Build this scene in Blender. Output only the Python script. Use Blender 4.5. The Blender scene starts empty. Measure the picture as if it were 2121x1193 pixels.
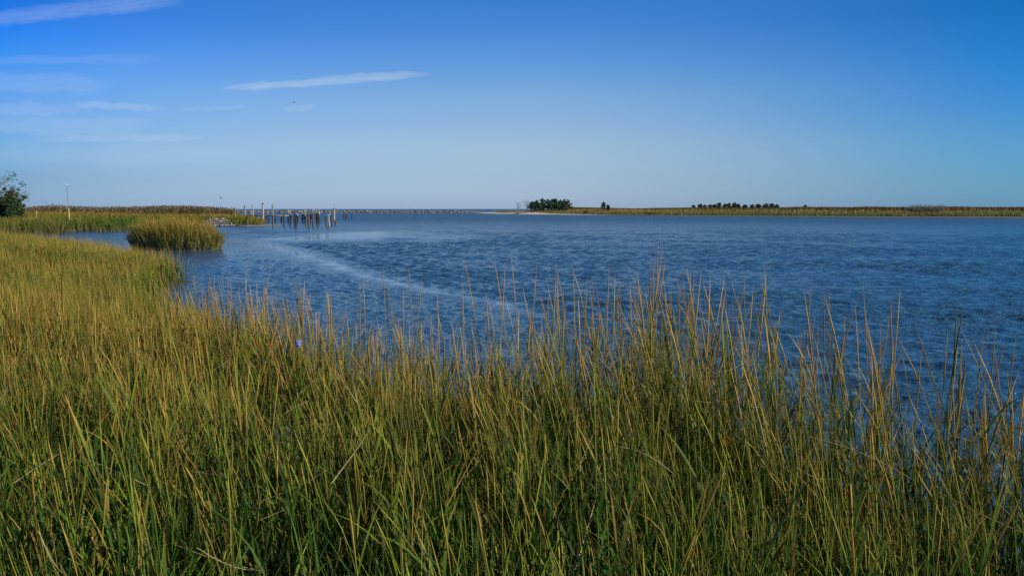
import bpy, bmesh, math, random
import numpy as np
from mathutils import Vector
R = math.radians
SC = bpy.context.scene
COL = SC.collection
rng = np.random.default_rng(11)
random.seed(5)

# ---------------------------------------------------------------- camera
F = 1697.0; CX = 1060.5; CY = 596.5; HZ = 433.0; CAMZ = 2.5
PITCH = math.atan((CY - HZ) / F)
cd = bpy.data.cameras.new('camera'); cam = bpy.data.objects.new('camera', cd); COL.objects.link(cam)
cd.sensor_width = 36.0; cd.lens = 36.0 * F / 2121.0
cd.clip_start = 0.05; cd.clip_end = 60000
cam.location = (0, 0, CAMZ); cam.rotation_euler = (R(90) - PITCH, 0, 0)
SC.camera = cam

def ray(px, py):
    u = (px - CX) / F; v = (CY - py) / F
    return (u, math.cos(PITCH) + v * math.sin(PITCH), -math.sin(PITCH) + v * math.cos(PITCH))
def G(px, py, z=0.0):                      # where a photo point meets height z
    d = ray(px, py); t = (z - CAMZ) / d[2]
    return (d[0] * t, d[1] * t)
def AT(px, py, Y):                         # photo point at distance Y
    d = ray(px, py); t = Y / d[1]
    return (d[0] * t, Y, CAMZ + d[2] * t)

# ---------------------------------------------------------------- light
SUN_EL = R(29); SUN_AZ = R(102)            # azimuth clockwise from +Y (the view direction)
sv = Vector((math.sin(SUN_AZ) * math.cos(SUN_EL), math.cos(SUN_AZ) * math.cos(SUN_EL), math.sin(SUN_EL)))
sd = bpy.data.lights.new('sun', 'SUN'); sd.energy = 5.0; sd.angle = R(0.53); sd.color = (1.0, 0.93, 0.82)
so = bpy.data.objects.new('sun', sd); COL.objects.link(so)
so.rotation_euler = sv.to_track_quat('Z', 'Y').to_euler()
SC.view_settings.view_transform = 'Standard'; SC.view_settings.look = 'None'
SC.view_settings.gamma = 1; SC.view_settings.use_curve_mapping = False
SC.view_settings.exposure = 0.24
SC.cycles.max_bounces = 8; SC.cycles.transparent_max_bounces = 8
SC.cycles.diffuse_bounces = 2; SC.cycles.transmission_bounces = 4; SC.cycles.glossy_bounces = 3
SC.cycles.sample_clamp_direct = 3.0; SC.cycles.sample_clamp_indirect = 3.0
SC.cycles.caustics_reflective = False; SC.cycles.caustics_refractive = False

W = bpy.data.worlds.new('World'); SC.world = W; W.use_nodes = True
nt = W.node_tree; nt.nodes.clear()
class NB:
    """small node-graph helper"""
    def __init__(s, nt): s.nt = nt
    def n(s, t, **k):
        o = s.nt.nodes.new(t)
        for a, b in k.items(): setattr(o, a, b)
        return o
    def put(s, sock, v):
        if v is None: return
        if hasattr(v, 'is_linked'): s.nt.links.new(v, sock)
        else: sock.default_value = v
    def m(s, op, a, b=None, c=None, clamp=False):
        o = s.n('ShaderNodeMath', operation=op); o.use_clamp = clamp
        s.put(o.inputs[0], a); s.put(o.inputs[1], b); s.put(o.inputs[2], c)
        return o.outputs[0]
    def mixc(s, f, a, b, bt='MIX'):
        o = s.n('ShaderNodeMix', data_type='RGBA', blend_type=bt)
        s.put(o.inputs[0], f); s.put(o.inputs[6], a); s.put(o.inputs[7], b)
        return o.outputs[2]
    def noise(s, vec, scale, detail=3, rough=0.5, dim='3D'):
        o = s.n('ShaderNodeTexNoise'); o.noise_dimensions = dim
        if vec is not None: s.put(o.inputs['Vector'], vec)
        o.inputs['Scale'].default_value = scale; o.inputs['Detail'].default_value = detail
        o.inputs['Roughness'].default_value = rough
        return o.outputs['Fac']
    def mapr(s, v, a, b, c=0.0, d=1.0, smooth=False):
        o = s.n('ShaderNodeMapRange'); o.interpolation_type = 'SMOOTHSTEP' if smooth else 'LINEAR'
        s.put(o.inputs[0], v)
        for i, x in zip((1, 2, 3, 4), (a, b, c, d)): o.inputs[i].default_value = x
        return o.outputs[0]
    def comb(s, x, y, z=0.0):
        o = s.n('ShaderNodeCombineXYZ'); s.put(o.inputs[0], x); s.put(o.inputs[1], y); s.put(o.inputs[2], z)
        return o.outputs[0]
b = NB(nt)
out = b.n('ShaderNodeOutputWorld'); bg = b.n('ShaderNodeBackground')
sky = b.n('ShaderNodeTexSky'); sky.sky_type = 'NISHITA'; sky.sun_disc = False
sky.sun_elevation = SUN_EL; sky.sun_rotation = SUN_AZ
sky.altitude = 0; sky.air_density = 1.0; sky.dust_density = 0.25; sky.ozone_density = 3.5
hs = b.n('ShaderNodeHueSaturation'); hs.inputs['Saturation'].default_value = 1.0
gm = b.n('ShaderNodeGamma'); gm.inputs[1].default_value = 1.0
nt.links.new(hs.outputs[0], gm.inputs[0])
# sky graded by elevation and bearing, vignette-like darker sides put into the tint: deeper royal blue to the left, teal blue to the right
tc0 = b.n('ShaderNodeTexCoord'); sp0 = b.n('ShaderNodeSeparateXYZ'); nt.links.new(tc0.outputs['Generated'], sp0.inputs[0])
def ramp(stops):
    r = b.n('ShaderNodeValToRGB'); e = r.color_ramp.elements
    for i, (p_, c_) in enumerate(stops):
        el = e[i] if i < 2 else e.new(p_)
        el.position = p_; el.color = (c_[0] * .5, c_[1] * .5, c_[2] * .5, 1)
    nt.links.new(sp0.outputs[2], r.inputs[0]); return r.outputs[0]
HI = [(.5, (.42, .95, 1.55)), (.85, (.60, .85, 1.15))]
E0 = (.95, (.60, .85, 1.15))
r_l = ramp([(.0, (.37, .59, 1.19)), E0, (.031, (.315, .53, .97)), (.066, (.356, .627, 1.042)), (.114, (.347, .661, 1.198)), (.152, (.162, .63, 1.352)), (.179, (.06, .53, 1.42)), (.207, (.04, .45, 1.30))] + HI)
r_c = ramp([(.0, (.63, .885, 1.66)), E0, (.037, (.751, .90, 1.361)), (.077, (.932, 1.012, 1.26)), (.133, (.834, 1.03, 1.313)), (.177, (.54, .917, 1.396)), (.209, (.371, .832, 1.407)), (.25, (.25, .758, 1.389))] + HI)
r_r = ramp([(.0, (.231, .562, 1.227)), E0, (.031, (.239, .573, 1.049)), (.066, (.231, .595, 1.034)), (.114, (.137, .554, 1.068)), (.152, (.07, .53, 1.057)), (.207, (.035, .46, .95))] + HI)
bear = b.m('DIVIDE', sp0.outputs[0], b.m('MAXIMUM', sp0.outputs[1], .02))
tint = b.mixc(b.m('POWER', b.mapr(bear, 0, -.625, 0, 1), 1.7), r_c, r_l)
tint = b.mixc(b.mapr(bear, 0, .68, 0, 1, True), tint, r_r)
tint = b.mixc(b.mapr(sp0.outputs[1], -.3, .2), (.5, .6, .72, 1), tint)
sky2 = b.mixc(1.0, b.mixc(1.0, sky.outputs[0], tint, 'MULTIPLY'), (2, 2, 2, 1), 'MULTIPLY')
nt.links.new(sky2, hs.inputs['Color'])
# thin cirrus, laid out by compass bearing and height above the horizon
tc = b.n('ShaderNodeTexCoord'); sep = b.n('ShaderNodeSeparateXYZ'); nt.links.new(tc.outputs['Generated'], sep.inputs[0])
yy = b.m('MAXIMUM', sep.outputs[1], 0.02)
bx_ = b.m('DIVIDE', sep.outputs[0], yy); bz_ = b.m('DIVIDE', sep.outputs[2], yy)
front = b.mapr(sep.outputs[1], 0.05, 0.3)
def streak(p0, p1, half, strength, seed, up=1.0):
    d0 = ray(*p0); d1 = ray(*p1)
    x0, z0 = d0[0] / d0[1], d0[2] / d0[1]; x1, z1 = d1[0] / d1[1], d1[2] / d1[1]
    L = math.hypot(x1 - x0, z1 - z0); cx, cz = (x0 + x1) / 2, (z0 + z1) / 2
    ux, uz = (x1 - x0) / L, (z1 - z0) / L
    dx = b.m('SUBTRACT', bx_, cx); dz = b.m('SUBTRACT', bz_, cz)
    s = b.m('DIVIDE', b.m('ADD', b.m('MULTIPLY', dx, ux), b.m('MULTIPLY', dz, uz)), L / 2)
    t0 = b.m('ADD', b.m('MULTIPLY', dx, -uz), b.m('MULTIPLY', dz, ux))
    nv = b.comb(b.m('MULTIPLY', s, 1.7), b.m('MULTIPLY', t0, 30.0), seed)
    nz = b.noise(nv, 2.0, 4, 0.55)
    t = b.m('DIVIDE', b.m('ADD', t0, b.m('MULTIPLY', b.m('SUBTRACT', nz, 0.5), half * 1.6)), half)
    s2 = b.m('MULTIPLY', s, s); t2 = b.m('MULTIPLY', t, t)
    # narrows towards the left end
    r = b.m('ADD', b.m('MULTIPLY', s2, s2), t2)
    m = b.mapr(r, 0.0, 1.0, 1.0, 0.0, True)
    fib = b.noise(b.comb(b.m('MULTIPLY', s, 5.0), b.m('MULTIPLY', b.m('SUBTRACT', t0, b.m('MULTIPLY', s, half * 0.8)), 320.0), seed + 3), 1.0, 4, 0.6)
    m = b.m('MULTIPLY', m, b.mapr(fib, 0.25, 0.7, 0.5, 1.0))
    return b.m('MULTIPLY', m, strength)
px = 1 / F
acc = None
for st in [((440, 186), (905, 153), 9 * px, .42, 1.0), ((640, 165), (895, 152), 8 * px, .30, 2.0),
           ((-160, 58), (400, -4), 19 * px, .21, 5.0), ((60, 20), (380, -2), 10 * px, .16, 6.0),
           ((-300, 170), (260, 172), 26 * px, .16, 9.0), ((-250, 230), (200, 228), 20 * px, .20, 13.0), ((140, 216), (350, 226), 9 * px, .26, 14.0),
           ((-300, 262), (330, 262), 26 * px, .18, 17.0), ((60, 288), (440, 285), 10 * px, .24, 21.0), ((80, 258), (330, 252), 12 * px, .14, 22.0),
           ((360, 228), (520, 221), 6 * px, .14, 25.0), ((585, 226), (660, 222), 7 * px, .20, 29.0),
           ((-300, 128), (380, 122), 12 * px, .10, 33.0), ((-300, 325), (560, 320), 30 * px, .12, 37.0), ((90, 192), (155, 179), 3 * px, .12, 41.0)]:
    m = streak(*st)
    acc = m if acc is None else b.m('MAXIMUM', acc, m)
acc = b.m('MULTIPLY', acc, front)
skc = b.mixc(acc, gm.outputs[0], (5.8, 6.8, 7.9, 1))
nt.links.new(skc, bg.inputs[0]); bg.inputs[1].default_value = 0.0855
nt.links.new(bg.outputs[0], out.inputs[0])

# ---------------------------------------------------------------- helpers
def tag(o, label=None, cat=None, group=None, kind=None):
    if label: o['label'] = label
    if cat: o['category'] = cat
    if group: o['group'] = group
    if kind: o['kind'] = kind
    return o
def empty(name, loc=(0, 0, 0), rz=0.0):
    o = bpy.data.objects.new(name, None); COL.objects.link(o); o.location = loc; o.rotation_euler = (0, 0, rz)
    o.empty_display_size = 0.3
    return o
def link(name, me, mat, parent=None, loc=(0, 0, 0)):
    o = bpy.data.objects.new(name, me); COL.objects.link(o); o.location = loc
    if mat is not None and not me.materials: me.materials.append(mat)
    if parent: o.parent = parent
    return o
def npmesh(name, V, Fq, col=None, smooth=False, tri=False):
    V = np.ascontiguousarray(V, dtype=np.float32).reshape(-1, 3); Fq = np.ascontiguousarray(Fq, dtype=np.int32)
    k = Fq.shape[1]
    me = bpy.data.meshes.new(name)
    me.vertices.add(len(V)); me.vertices.foreach_set('co', V.ravel())
    me.loops.add(Fq.size); me.loops.foreach_set('vertex_index', Fq.ravel())
    me.polygons.add(len(Fq))
    me.polygons.foreach_set('loop_start', np.arange(0, Fq.size, k, dtype=np.int32))
    if smooth: me.polygons.foreach_set('use_smooth', np.ones(len(Fq), dtype=bool))
    me.update(calc_edges=True)
    if col is not None:
        a = me.color_attributes.new('Col', 'FLOAT_COLOR', 'POINT')
        c4 = np.ones((len(V), 4), dtype=np.float32); c4[:, :3] = np.asarray(col).reshape(-1, 3)
        a.data.foreach_set('color', c4.ravel())
    return me
class Acc:
    def __init__(s): s.V = []; s.F = []; s.C = []; s.n = 0
    def add(s, V, Fq, C):
        s.V.append(V.reshape(-1, 3)); s.F.append(Fq + s.n); s.C.append(C.reshape(-1, 3)); s.n += s.V[-1].shape[0]
    def mesh(s, name, smooth=False):
        return npmesh(name, np.concatenate(s.V), np.concatenate(s.F), np.concatenate(s.C), smooth)
def curve(root, phi, L, lean, bend, S, pw=1.5):
    """centre lines: (N,S+1,3)"""
    N = len(L); k = (np.arange(S) + .5) / S
    th = lean[:, None] + bend[:, None] * k[None, :] ** pw
    st = (L / S)[:, None]
    dh = np.sin(th) * st; dz = np.cos(th) * st
    P = np.zeros((N, S + 1, 3)); P[:, 0] = root
    ch = np.cumsum(dh, 1); cz = np.cumsum(dz, 1)
    P[:, 1:, 0] = root[:, None, 0] + ch * np.cos(phi)[:, None]
    P[:, 1:, 1] = root[:, None, 1] + ch * np.sin(phi)[:, None]
    P[:, 1:, 2] = root[:, None, 2] + cz
    return P
def ribbons(acc, P, width, psi, c0, c1, prof=None, cpow=1.0):
    N, S1, _ = P.shape; S = S1 - 1
    t = np.linspace(0, 1, S1)
    if prof is None: prof = np.interp(t, [0, .25, .6, 1], [.6, 1, .8, .06])
    w = width[:, None] * prof[None, :] * .5
    D = np.stack([np.cos(psi), np.sin(psi), np.zeros(N)], 1)[:, None, :]
    A = P - D * w[..., None]; B = P + D * w[..., None]
    V = np.stack([A, B], 2)                                  # N,S1,2,3
    tt = (t ** cpow)[None, :, None, None]
    C = c0[:, None, None, :] * (1 - tt) + c1[:, None, None, :] * tt
    C = np.broadcast_to(C, V.shape).copy()
    base = (np.arange(N) * S1 * 2)[:, None] + (np.arange(S) * 2)[None, :]
    Fq = np.stack([base, base + 1, base + 3, base + 2], -1).reshape(-1, 4)
    acc.add(V, Fq, C)
def tubes(acc, P, rad, cols, k=3):
    """P (N,S1,3), rad (N,S1), cols (N,S1,3)"""
    N, S1, _ = P.shape; S = S1 - 1
    a = np.arange(k) * 2 * math.pi / k
    off = np.stack([np.cos(a), np.sin(a), np.zeros(k)], 1)
    V = P[:, :, None, :] + off[None, None] * rad[:, :, None, None]
    C = np.broadcast_to(cols[:, :, None, :], V.shape).copy()
    base = (np.arange(N) * S1 * k)[:, None, None] + (np.arange(S) * k)[None, :, None]
    j = np.arange(k)[None, None, :]; j2 = (j + 1) % k
    Fq = np.stack([base + j, base + j2, base + k + j2, base + k + j], -1).reshape(-1, 4)
    acc.add(V, Fq, C)
def limb_tube(acc, pts, radii, col, k=7):
    """one tapered round limb through pts, oriented rings"""
    pts = [Vector(p) for p in pts]; n = len(pts); V = []
    for i, p in enumerate(pts):
        d = (pts[min(i + 1, n - 1)] - pts[max(i - 1, 0)]).normalized()
        u = d.orthogonal().normalized(); v = d.cross(u)
        for j in range(k):
            a = 2 * math.pi * j / k
            V.append(p + (u * math.cos(a) + v * math.sin(a)) * radii[i])
    # keep rings aligned
    V = np.array([tuple(v) for v in V]).reshape(n, k, 3)
    for i in range(1, n):
        best = min(range(k), key=lambda s: ((np.roll(V[i], -s, 0) - V[i - 1] - (V[i].mean(0) - V[i - 1].mean(0))) ** 2).sum())
        V[i] = np.roll(V[i], -best, 0)
    Fq = []
    for i in range(n - 1):
        for j in range(k):
            j2 = (j + 1) % k; Fq.append((i * k + j, i * k + j2, (i + 1) * k + j2, (i + 1) * k + j))
    c = n * k
    ends = np.stack([V[0].mean(0), V[-1].mean(0)])
    for j in range(0, k):
        j2 = (j + 1) % k
        Fq.append((j2, j, c, c)); Fq.append(((n - 1) * k + j, (n - 1) * k + j2, c + 1, c + 1))
    VV = np.concatenate([V.reshape(-1, 3), ends])
    Fq = np.array(Fq)
    acc.add(VV, Fq, np.tile(np.array(col, float), (len(VV), 1)))
def boxmesh(acc, p0, p1, w, h, col, up=(0, 0, 1)):
    """a beam from p0 to p1 of section w x h"""
    p0 = Vector(p0); p1 = Vector(p1); d = (p1 - p0).normalized(); up = Vector(up)
    if abs(d.dot(up)) > .95: up = Vector((0, 1, 0))
    s = d.cross(up).normalized(); u = s.cross(d)
    V = []
    for p in (p0, p1):
        for a, c in ((-1, -1), (1, -1), (1, 1), (-1, 1)):
            V.append(tuple(p + s * (a * w / 2) + u * (c * h / 2)))
    Fq = np.array([(0, 1, 2, 3), (7, 6, 5, 4), (0, 4, 5, 1), (1, 5, 6, 2), (2, 6, 7, 3), (3, 7, 4, 0)])
    acc.add(np.array(V), Fq, np.tile(np.array(col, float), (8, 1)))
def fixtri(me):
    me.validate(); return me
def sdist(X, Y, poly):
    """signed distance to a polygon, positive inside"""
    P = np.array(poly, float); Q = np.roll(P, -1, 0)
    d2 = np.full(X.shape, 1e18); inside = np.zeros(X.shape, bool)
    for (ax, ay), (bx, by) in zip(P, Q):
        ex, ey = bx - ax, by - ay
        t = np.clip(((X - ax) * ex + (Y - ay) * ey) / (ex * ex + ey * ey + 1e-12), 0, 1)
        d2 = np.minimum(d2, (X - ax - t * ex) ** 2 + (Y - ay - t * ey) ** 2)
        c = ((ay > Y) != (by > Y))
        with np.errstate(divide='ignore', invalid='ignore'):
            xi = (bx - ax) * (Y - ay) / (by - ay + 1e-30) + ax
        inside ^= c & (X < xi)
    return np.sqrt(d2) * np.where(inside, 1, -1)
_pn = np.random.default_rng(3).random((256, 256))
def vnoise(x, y):
    xi = np.floor(x).astype(int); yi = np.floor(y).astype(int); fx = x - xi; fy = y - yi
    fx = fx * fx * (3 - 2 * fx); fy = fy * fy * (3 - 2 * fy)
    g = lambda i, j: _pn[(xi + i) & 255, (yi + j) & 255]
    return (g(0, 0) * (1 - fx) + g(1, 0) * fx) * (1 - fy) + (g(0, 1) * (1 - fx) + g(1, 1) * fx) * fy
def fnoise(x, y, o=3):
    s = 0; a = .5; n = 0
    for i in range(o): s = s + a * vnoise(x * 2 ** i + 17 * i, y * 2 ** i + 31 * i); n += a; a *= .5
    return s / n
def sm(x, a, b): t = np.clip((x - a) / (b - a), 0, 1); return t * t * (3 - 2 * t)
def U(n, a, b): return rng.uniform(a, b, n)
A_ = lambda *c: np.array(c, float)

# ---------------------------------------------------------------- land outlines (metres; camera at 0,0 looking +Y)
BANK = [(-75, -25), (-75, 46), (-40, 45), (-27, 42), (-18.8, 38.5), (-14.0, 33), (-11.0, 27.5), (-8.6, 20.5), (-6.5, 15.6), (-4.9, 14.0), (-3.7, 12.0),
        (-2.5, 10.5), (-1.3, 9.3), (-.3, 8.4), (.8, 8.0), (1.9, 7.6), (2.6, 6.9), (3.0, 6.0), (3.6, 5.3), (5.2, 4.6), (9, 3.8), (20, 0), (30, -25)]
CLUMPP = [(a_ - .5, b_) for a_, b_ in [(-23.0, 50.6), (-22, 49.6), (-20.3, 49.2), (-18.7, 49.4), (-17.8, 50.1), (-17.8, 51.6), (-18.8, 53.0), (-20.8, 53.6), (-22.6, 53.1), (-23.3, 52.0)]]
SPIT = [G(-400, 489), G(-100, 488), G(60, 487), G(118, 485.5), (-46, 84), (-50, 95), (-60, 110), (-160, 120), (-200, 80)]
LMARSH = [(-190, 78), (-62, 87), G(150, 480.5), G(185, 479.5), G(205, 481), G(245, 480), G(262, 478), G(300, 474), G(380, 471),
          G(425, 469), G(470, 468.5), G(505, 468.5), G(535, 467.8), G(549, 466), (-41.2, 135), (-54, 170), (-71, 215), (-104, 300), (-190, 330), (-500, 330), (-500, 78)]
BAR = [G(500, 469.5), G(540, 469.2), G(584, 467.0), G(583, 466.2), G(545, 465.5), G(500, 467)]
RMARSH = [G(978, 441.6), G(1010, 442.6), G(1060, 443.6), G(1120, 444.6), G(1180, 445.4), G(1250, 446.6), G(1330, 448.0), G(1400, 448.8), G(1470, 448.6),
          G(1530, 449.3), G(1600, 450.2), G(1700, 450.6), G(1800, 451.4), G(1900, 451.6), G(2000, 452.0), G(2121, 452.4), G(2300, 453.5), G(2700, 456),
          (420, 200), (520, 620), (200, 720), (40, 760), (-5, 640), (-18, 540)]
def land(X, Y):
    """height of the ground"""
    wob = (fnoise(X * .5, Y * .5) - .5)
    z = np.full(X.shape, -1.2)
    s = sdist(X, Y, BANK) + wob * (.5 + 2.0 * sm(Y, 10, 16))
    zb = np.where(s > 0, .04 + .55 * sm(s, 0, 6.5) + .08 * wob + .10 * sm(s, 0, 3.5) * sm(Y, 20, 32), s * .5)
    z = np.maximum(z, zb)
    s = sdist(X, Y, CLUMPP) + wob * .3
    z = np.maximum(z, np.where(s > 0, .12 * sm(s, 0, .8), s * .7))
    s = sdist(X, Y, SPIT) + wob * 1.5
    z = np.maximum(z, np.where(s > 0, .25 * sm(s, 0, 1) + .3 * sm(s, 1, 20), s * .3))
    s = sdist(X, Y, LMARSH) + wob * 1.5
    z = np.maximum(z, np.where(s > 0, .30 * sm(s, 0, 1.2) + .7 * sm(s, 3, 60), s * .3))
    s = sdist(X, Y, BAR) + wob * .6
    z = np.maximum(z, np.where(s > 0, .12 * sm(s, 0, 1), s * .2))
    w2 = fnoise(X * .05 + 9, Y * .05) - .5
    s = sdist(X, Y, RMARSH) + w2 * 8
    z = np.maximum(z, np.where(s > 0, .12 * sm(s, 0, 2) + .3 * sm(s, 3, 7) + 1.0 * sm(s, 8, 70), s * .1))
    hx, hy = AT(1130, 440, 405)[:2]
    z = z + 1.1 * np.exp(-(((X - hx) / 17) ** 2 + ((Y - hy) / 18) ** 2)) * (s > 0)
    return np.maximum(z, -1.2)
def landp(x, y): return float(land(np.array([x], float), np.array([y], float))[0])

# ---------------------------------------------------------------- materials
def newmat(name):
    m = bpy.data.materials.new(name); m.use_nodes = True; m.node_tree.nodes.clear()
    q = NB(m.node_tree); o = q.n('ShaderNodeOutputMaterial'); return m, q, o
def leafmat(name, trans=.3, spec=.25, rough=.5, var=.35, scale=3.0):
    m, q, o = newmat(name)
    at = q.n('ShaderNodeVertexColor'); at.layer_name = 'Col'
    geo = q.n('ShaderNodeNewGeometry')
    f = q.noise(geo.outputs['Position'], scale, 3, .6)
    c = q.mixc(1.0, at.outputs[0], q.comb(*([q.mapr(f, .2, .8, 1 - var, 1 + var)] * 3)), 'MULTIPLY')
    p = q.n('ShaderNodeBsdfPrincipled'); q.put(p.inputs['Base Color'], c)
    p.inputs['Roughness'].default_value = rough; p.inputs['Specular IOR Level'].default_value = spec
    t = q.n('ShaderNodeBsdfTranslucent'); q.put(t.inputs[0], c)
    mx = q.n('ShaderNodeMixShader'); mx.inputs[0].default_value = trans
    q.nt.links.new(p.outputs[0], mx.inputs[1]); q.nt.links.new(t.outputs[0], mx.inputs[2])
    q.nt.links.new(mx.outputs[0], o.inputs[0]); return m
def simple(name, c0, c1, scale=4.0, rough=.8, bump=.3, spec=.3, stretch=(1, 1, 1), metal=0.0, obj=True):
    m, q, o = newmat(name)
    tc = q.n('ShaderNodeTexCoord'); mp = q.n('ShaderNodeMapping'); mp.inputs['Scale'].default_value = stretch
    q.nt.links.new(tc.outputs['Object'], mp.inputs[0])
    f = q.noise(mp.outputs[0], scale, 5, .6)
    c = q.mixc(q.mapr(f, .3, .7), (*c0, 1), (*c1, 1))
    p = q.n('ShaderNodeBsdfPrincipled'); q.put(p.inputs['Base Color'], c)
    p.inputs['Roughness'].default_value = rough; p.inputs['Specular IOR Level'].default_value = spec
    p.inputs['Metallic'].default_value = metal
    bp = q.n('ShaderNodeBump'); bp.inputs['Strength'].default_value = bump; bp.inputs['Distance'].default_value = .03
    q.put(bp.inputs['Height'], f); q.nt.links.new(bp.outputs[0], p.inputs['Normal'])
    q.nt.links.new(p.outputs[0], o.inputs[0]); return m
M_grass = leafmat('cordgrass', .26, .10, .55, .22, 9.0)
M_far = leafmat('marsh_vegetation', .2, .1, .7, .30, .25)
M_leaf = leafmat('tree_foliage', .15, .2, .6, .35, 1.2)
M_bark = simple('bark', (.10, .075, .055), (.2, .165, .13), 6, .9, .5, stretch=(1, 1, .25))
M_graybark = simple('bare_wood', (.16, .14, .13), (.28, .26, .24), 6, .9, .5)
M_pile = simple('weathered_timber', (.06, .045, .033), (.17, .13, .095), 5, .9, .6, stretch=(1, 1, .12))
M_darkpile = simple('dark_wet_timber', (.022, .02, .02), (.06, .05, .045), 5, .8, .6, stretch=(1, 1, .15))
M_palewood = simple('sun_bleached_timber', (.26, .23, .18), (.42, .38, .31), 5, .85, .4, stretch=(1, 1, .15))
M_oldgrey = simple('grey_painted_post', (.16, .18, .15), (.27, .28, .23), 5, .8, .4, stretch=(1, 1, .15))
M_yellow = simple('yellow_timber', (.45, .31, .12), (.58, .43, .2), 5, .85, .4, stretch=(1, 1, .15))
M_rock = simple('pale_rock', (.14, .125, .105), (.36, .33, .29), 1.4, .9, .9)
M_jrock = simple('jetty_rock', (.05, .045, .04), (.30, .27, .24), .35, .9, .9)
M_drock = simple('brown_rock', (.10, .085, .07), (.23, .19, .155), 7, .9, .9)
M_metal = simple('galvanised_pole', (.10, .10, .11), (.2, .2, .21), 5, .5, .1, .5)
M_white = simple('white_paint', (.75, .75, .75), (.82, .82, .82), 5, .5, .1, .5)
M_hull = simple('blue_hull_paint', (.05, .10, .22), (.07, .14, .28), .05, .5, .1, .4)
M_gull = simple('gull_feathers', (.55, .55, .56), (.8, .8, .8), 20, .8, .1)
M_dbird = simple('dark_feathers', (.04, .04, .04), (.09, .08, .08), 20, .8, .1)

# ground: mud, sand, marsh floor
m, q, o = newmat('marsh_mud'); M_ground = m
geo = q.n('ShaderNodeNewGeometry'); sp = q.n('ShaderNodeSeparateXYZ'); q.nt.links.new(geo.outputs['Position'], sp.inputs[0])
f1 = q.noise(geo.outputs['Position'], .5, 5, .6); f2 = q.noise(geo.outputs['Position'], 14, 4, .6)
c = q.mixc(q.mapr(f1, .35, .65), (.050, .040, .028, 1), (.085, .066, .042, 1))
c = q.mixc(q.mapr(f2, .4, .7, 0, .6), c, (.12, .095, .055, 1))
wet = q.mapr(q.m('ADD', sp.outputs[2], q.m('MULTIPLY', q.m('SUBTRACT', f1, .5), .1)), .05, .13)
c = q.mixc(wet, (.030, .024, .020, 1), c)
sand = q.m('MULTIPLY', q.mapr(sp.outputs[1], 300, 330), q.mapr(sp.outputs[0], 40, 15))
c = q.mixc(sand, c, (.46, .38, .28, 1))
sand2 = q.m('MULTIPLY', q.m('MULTIPLY', q.mapr(sp.outputs[1], 105, 112), q.mapr(sp.outputs[1], 135, 128)), q.mapr(sp.outputs[0], -60, -50))
c = q.mixc(q.m('MULTIPLY', sand2, .6), c, (.24, .19, .15, 1))
p = q.n('ShaderNodeBsdfPrincipled'); q.put(p.inputs['Base Color'], c); p.inputs['Roughness'].default_value = .85
bp = q.n('ShaderNodeBump'); bp.inputs['Strength'].default_value = .6; bp.inputs['Distance'].default_value = .05
q.put(bp.inputs['Height'], f2); q.nt.links.new(bp.outputs[0], p.inputs['Normal']); q.nt.links.new(p.outputs[0], o.inputs[0])

# water
m, q, o = newmat('estuary_water'); M_water = m
geo = q.n('ShaderNodeNewGeometry')
at = q.n('ShaderNodeVertexColor'); at.layer_name = 'Col'; sc = q.n('ShaderNodeSeparateColor'); q.nt.links.new(at.outputs[0], sc.inputs[0])
mp = q.n('ShaderNodeMapping'); mp.inputs['Scale'].default_value = (1, 2.2, 1); mp.inputs['Rotation'].default_value = (0, 0, R(8))
q.nt.links.new(geo.outputs['Position'], mp.inputs[0])
n1 = q.noise(mp.outputs[0], 4.2, 3, .6)          # ripples
n2 = q.noise(mp.outputs[0], 1.5, 4, .62)           # wavelets
n3 = q.noise(mp.outputs[0], .20, 6, .66)         # far wave groups
h = q.m('ADD', q.m('MULTIPLY', q.m('MULTIPLY', n1, .045), sc.outputs[1]), q.m('MULTIPLY', q.m('MULTIPLY', n2, .16), sc.outputs[2]))
h = q.m('ADD', h, q.m('MULTIPLY', q.m('MULTIPLY', n3, 1.5), sc.outputs[0]))
bp = q.n('ShaderNodeBump'); bp.inputs['Strength'].default_value = 1; bp.inputs['Distance'].default_value = 1.0
q.put(bp.inputs['Height'], h)
p = q.n('ShaderNodeBsdfPrincipled')
p.inputs['Base Color'].default_value = (.022, .066, .102, 1)
q.put(p.inputs['Roughness'], q.m('MULTIPLY_ADD', sc.outputs[0], .28, .05)); p.inputs['IOR'].default_value = 1.333
q.nt.links.new(bp.outputs[0], p.inputs['Normal']); q.nt.links.new(p.outputs[0], o.inputs[0])

# ---------------------------------------------------------------- ground sheet
ys = np.concatenate([np.arange(-30, 4, 1.0), 4 * np.exp(np.arange(0, 5.4, .0125))]); ys = ys[ys < 880]
ys = np.concatenate([ys, np.geomspace(900, 30000, 14)])
us = np.linspace(-1, 1, 420); us = np.sign(us) * (np.abs(us) ** 1.15)
YY, UU = np.meshgrid(ys, us, indexing='ij')
XX = UU * (np.maximum(YY, 0) * 1.05 + 40)
ZZ = land(XX, YY)
ZZ[YY > 890] = -1.2
ZZ += np.where(ZZ > .05, (fnoise(XX * 3, YY * 3) - .5) * .06, 0)
nr, ncl = YY.shape
idx = np.arange(nr * ncl).reshape(nr, ncl)
Fq = np.stack([idx[:-1, :-1], idx[:-1, 1:], idx[1:, 1:], idx[1:, :-1]], -1).reshape(-1, 4)
gnd = link('ground', npmesh('ground', np.stack([XX, YY, ZZ], -1), Fq, smooth=True), M_ground)
tag(gnd, kind='structure')

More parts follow.
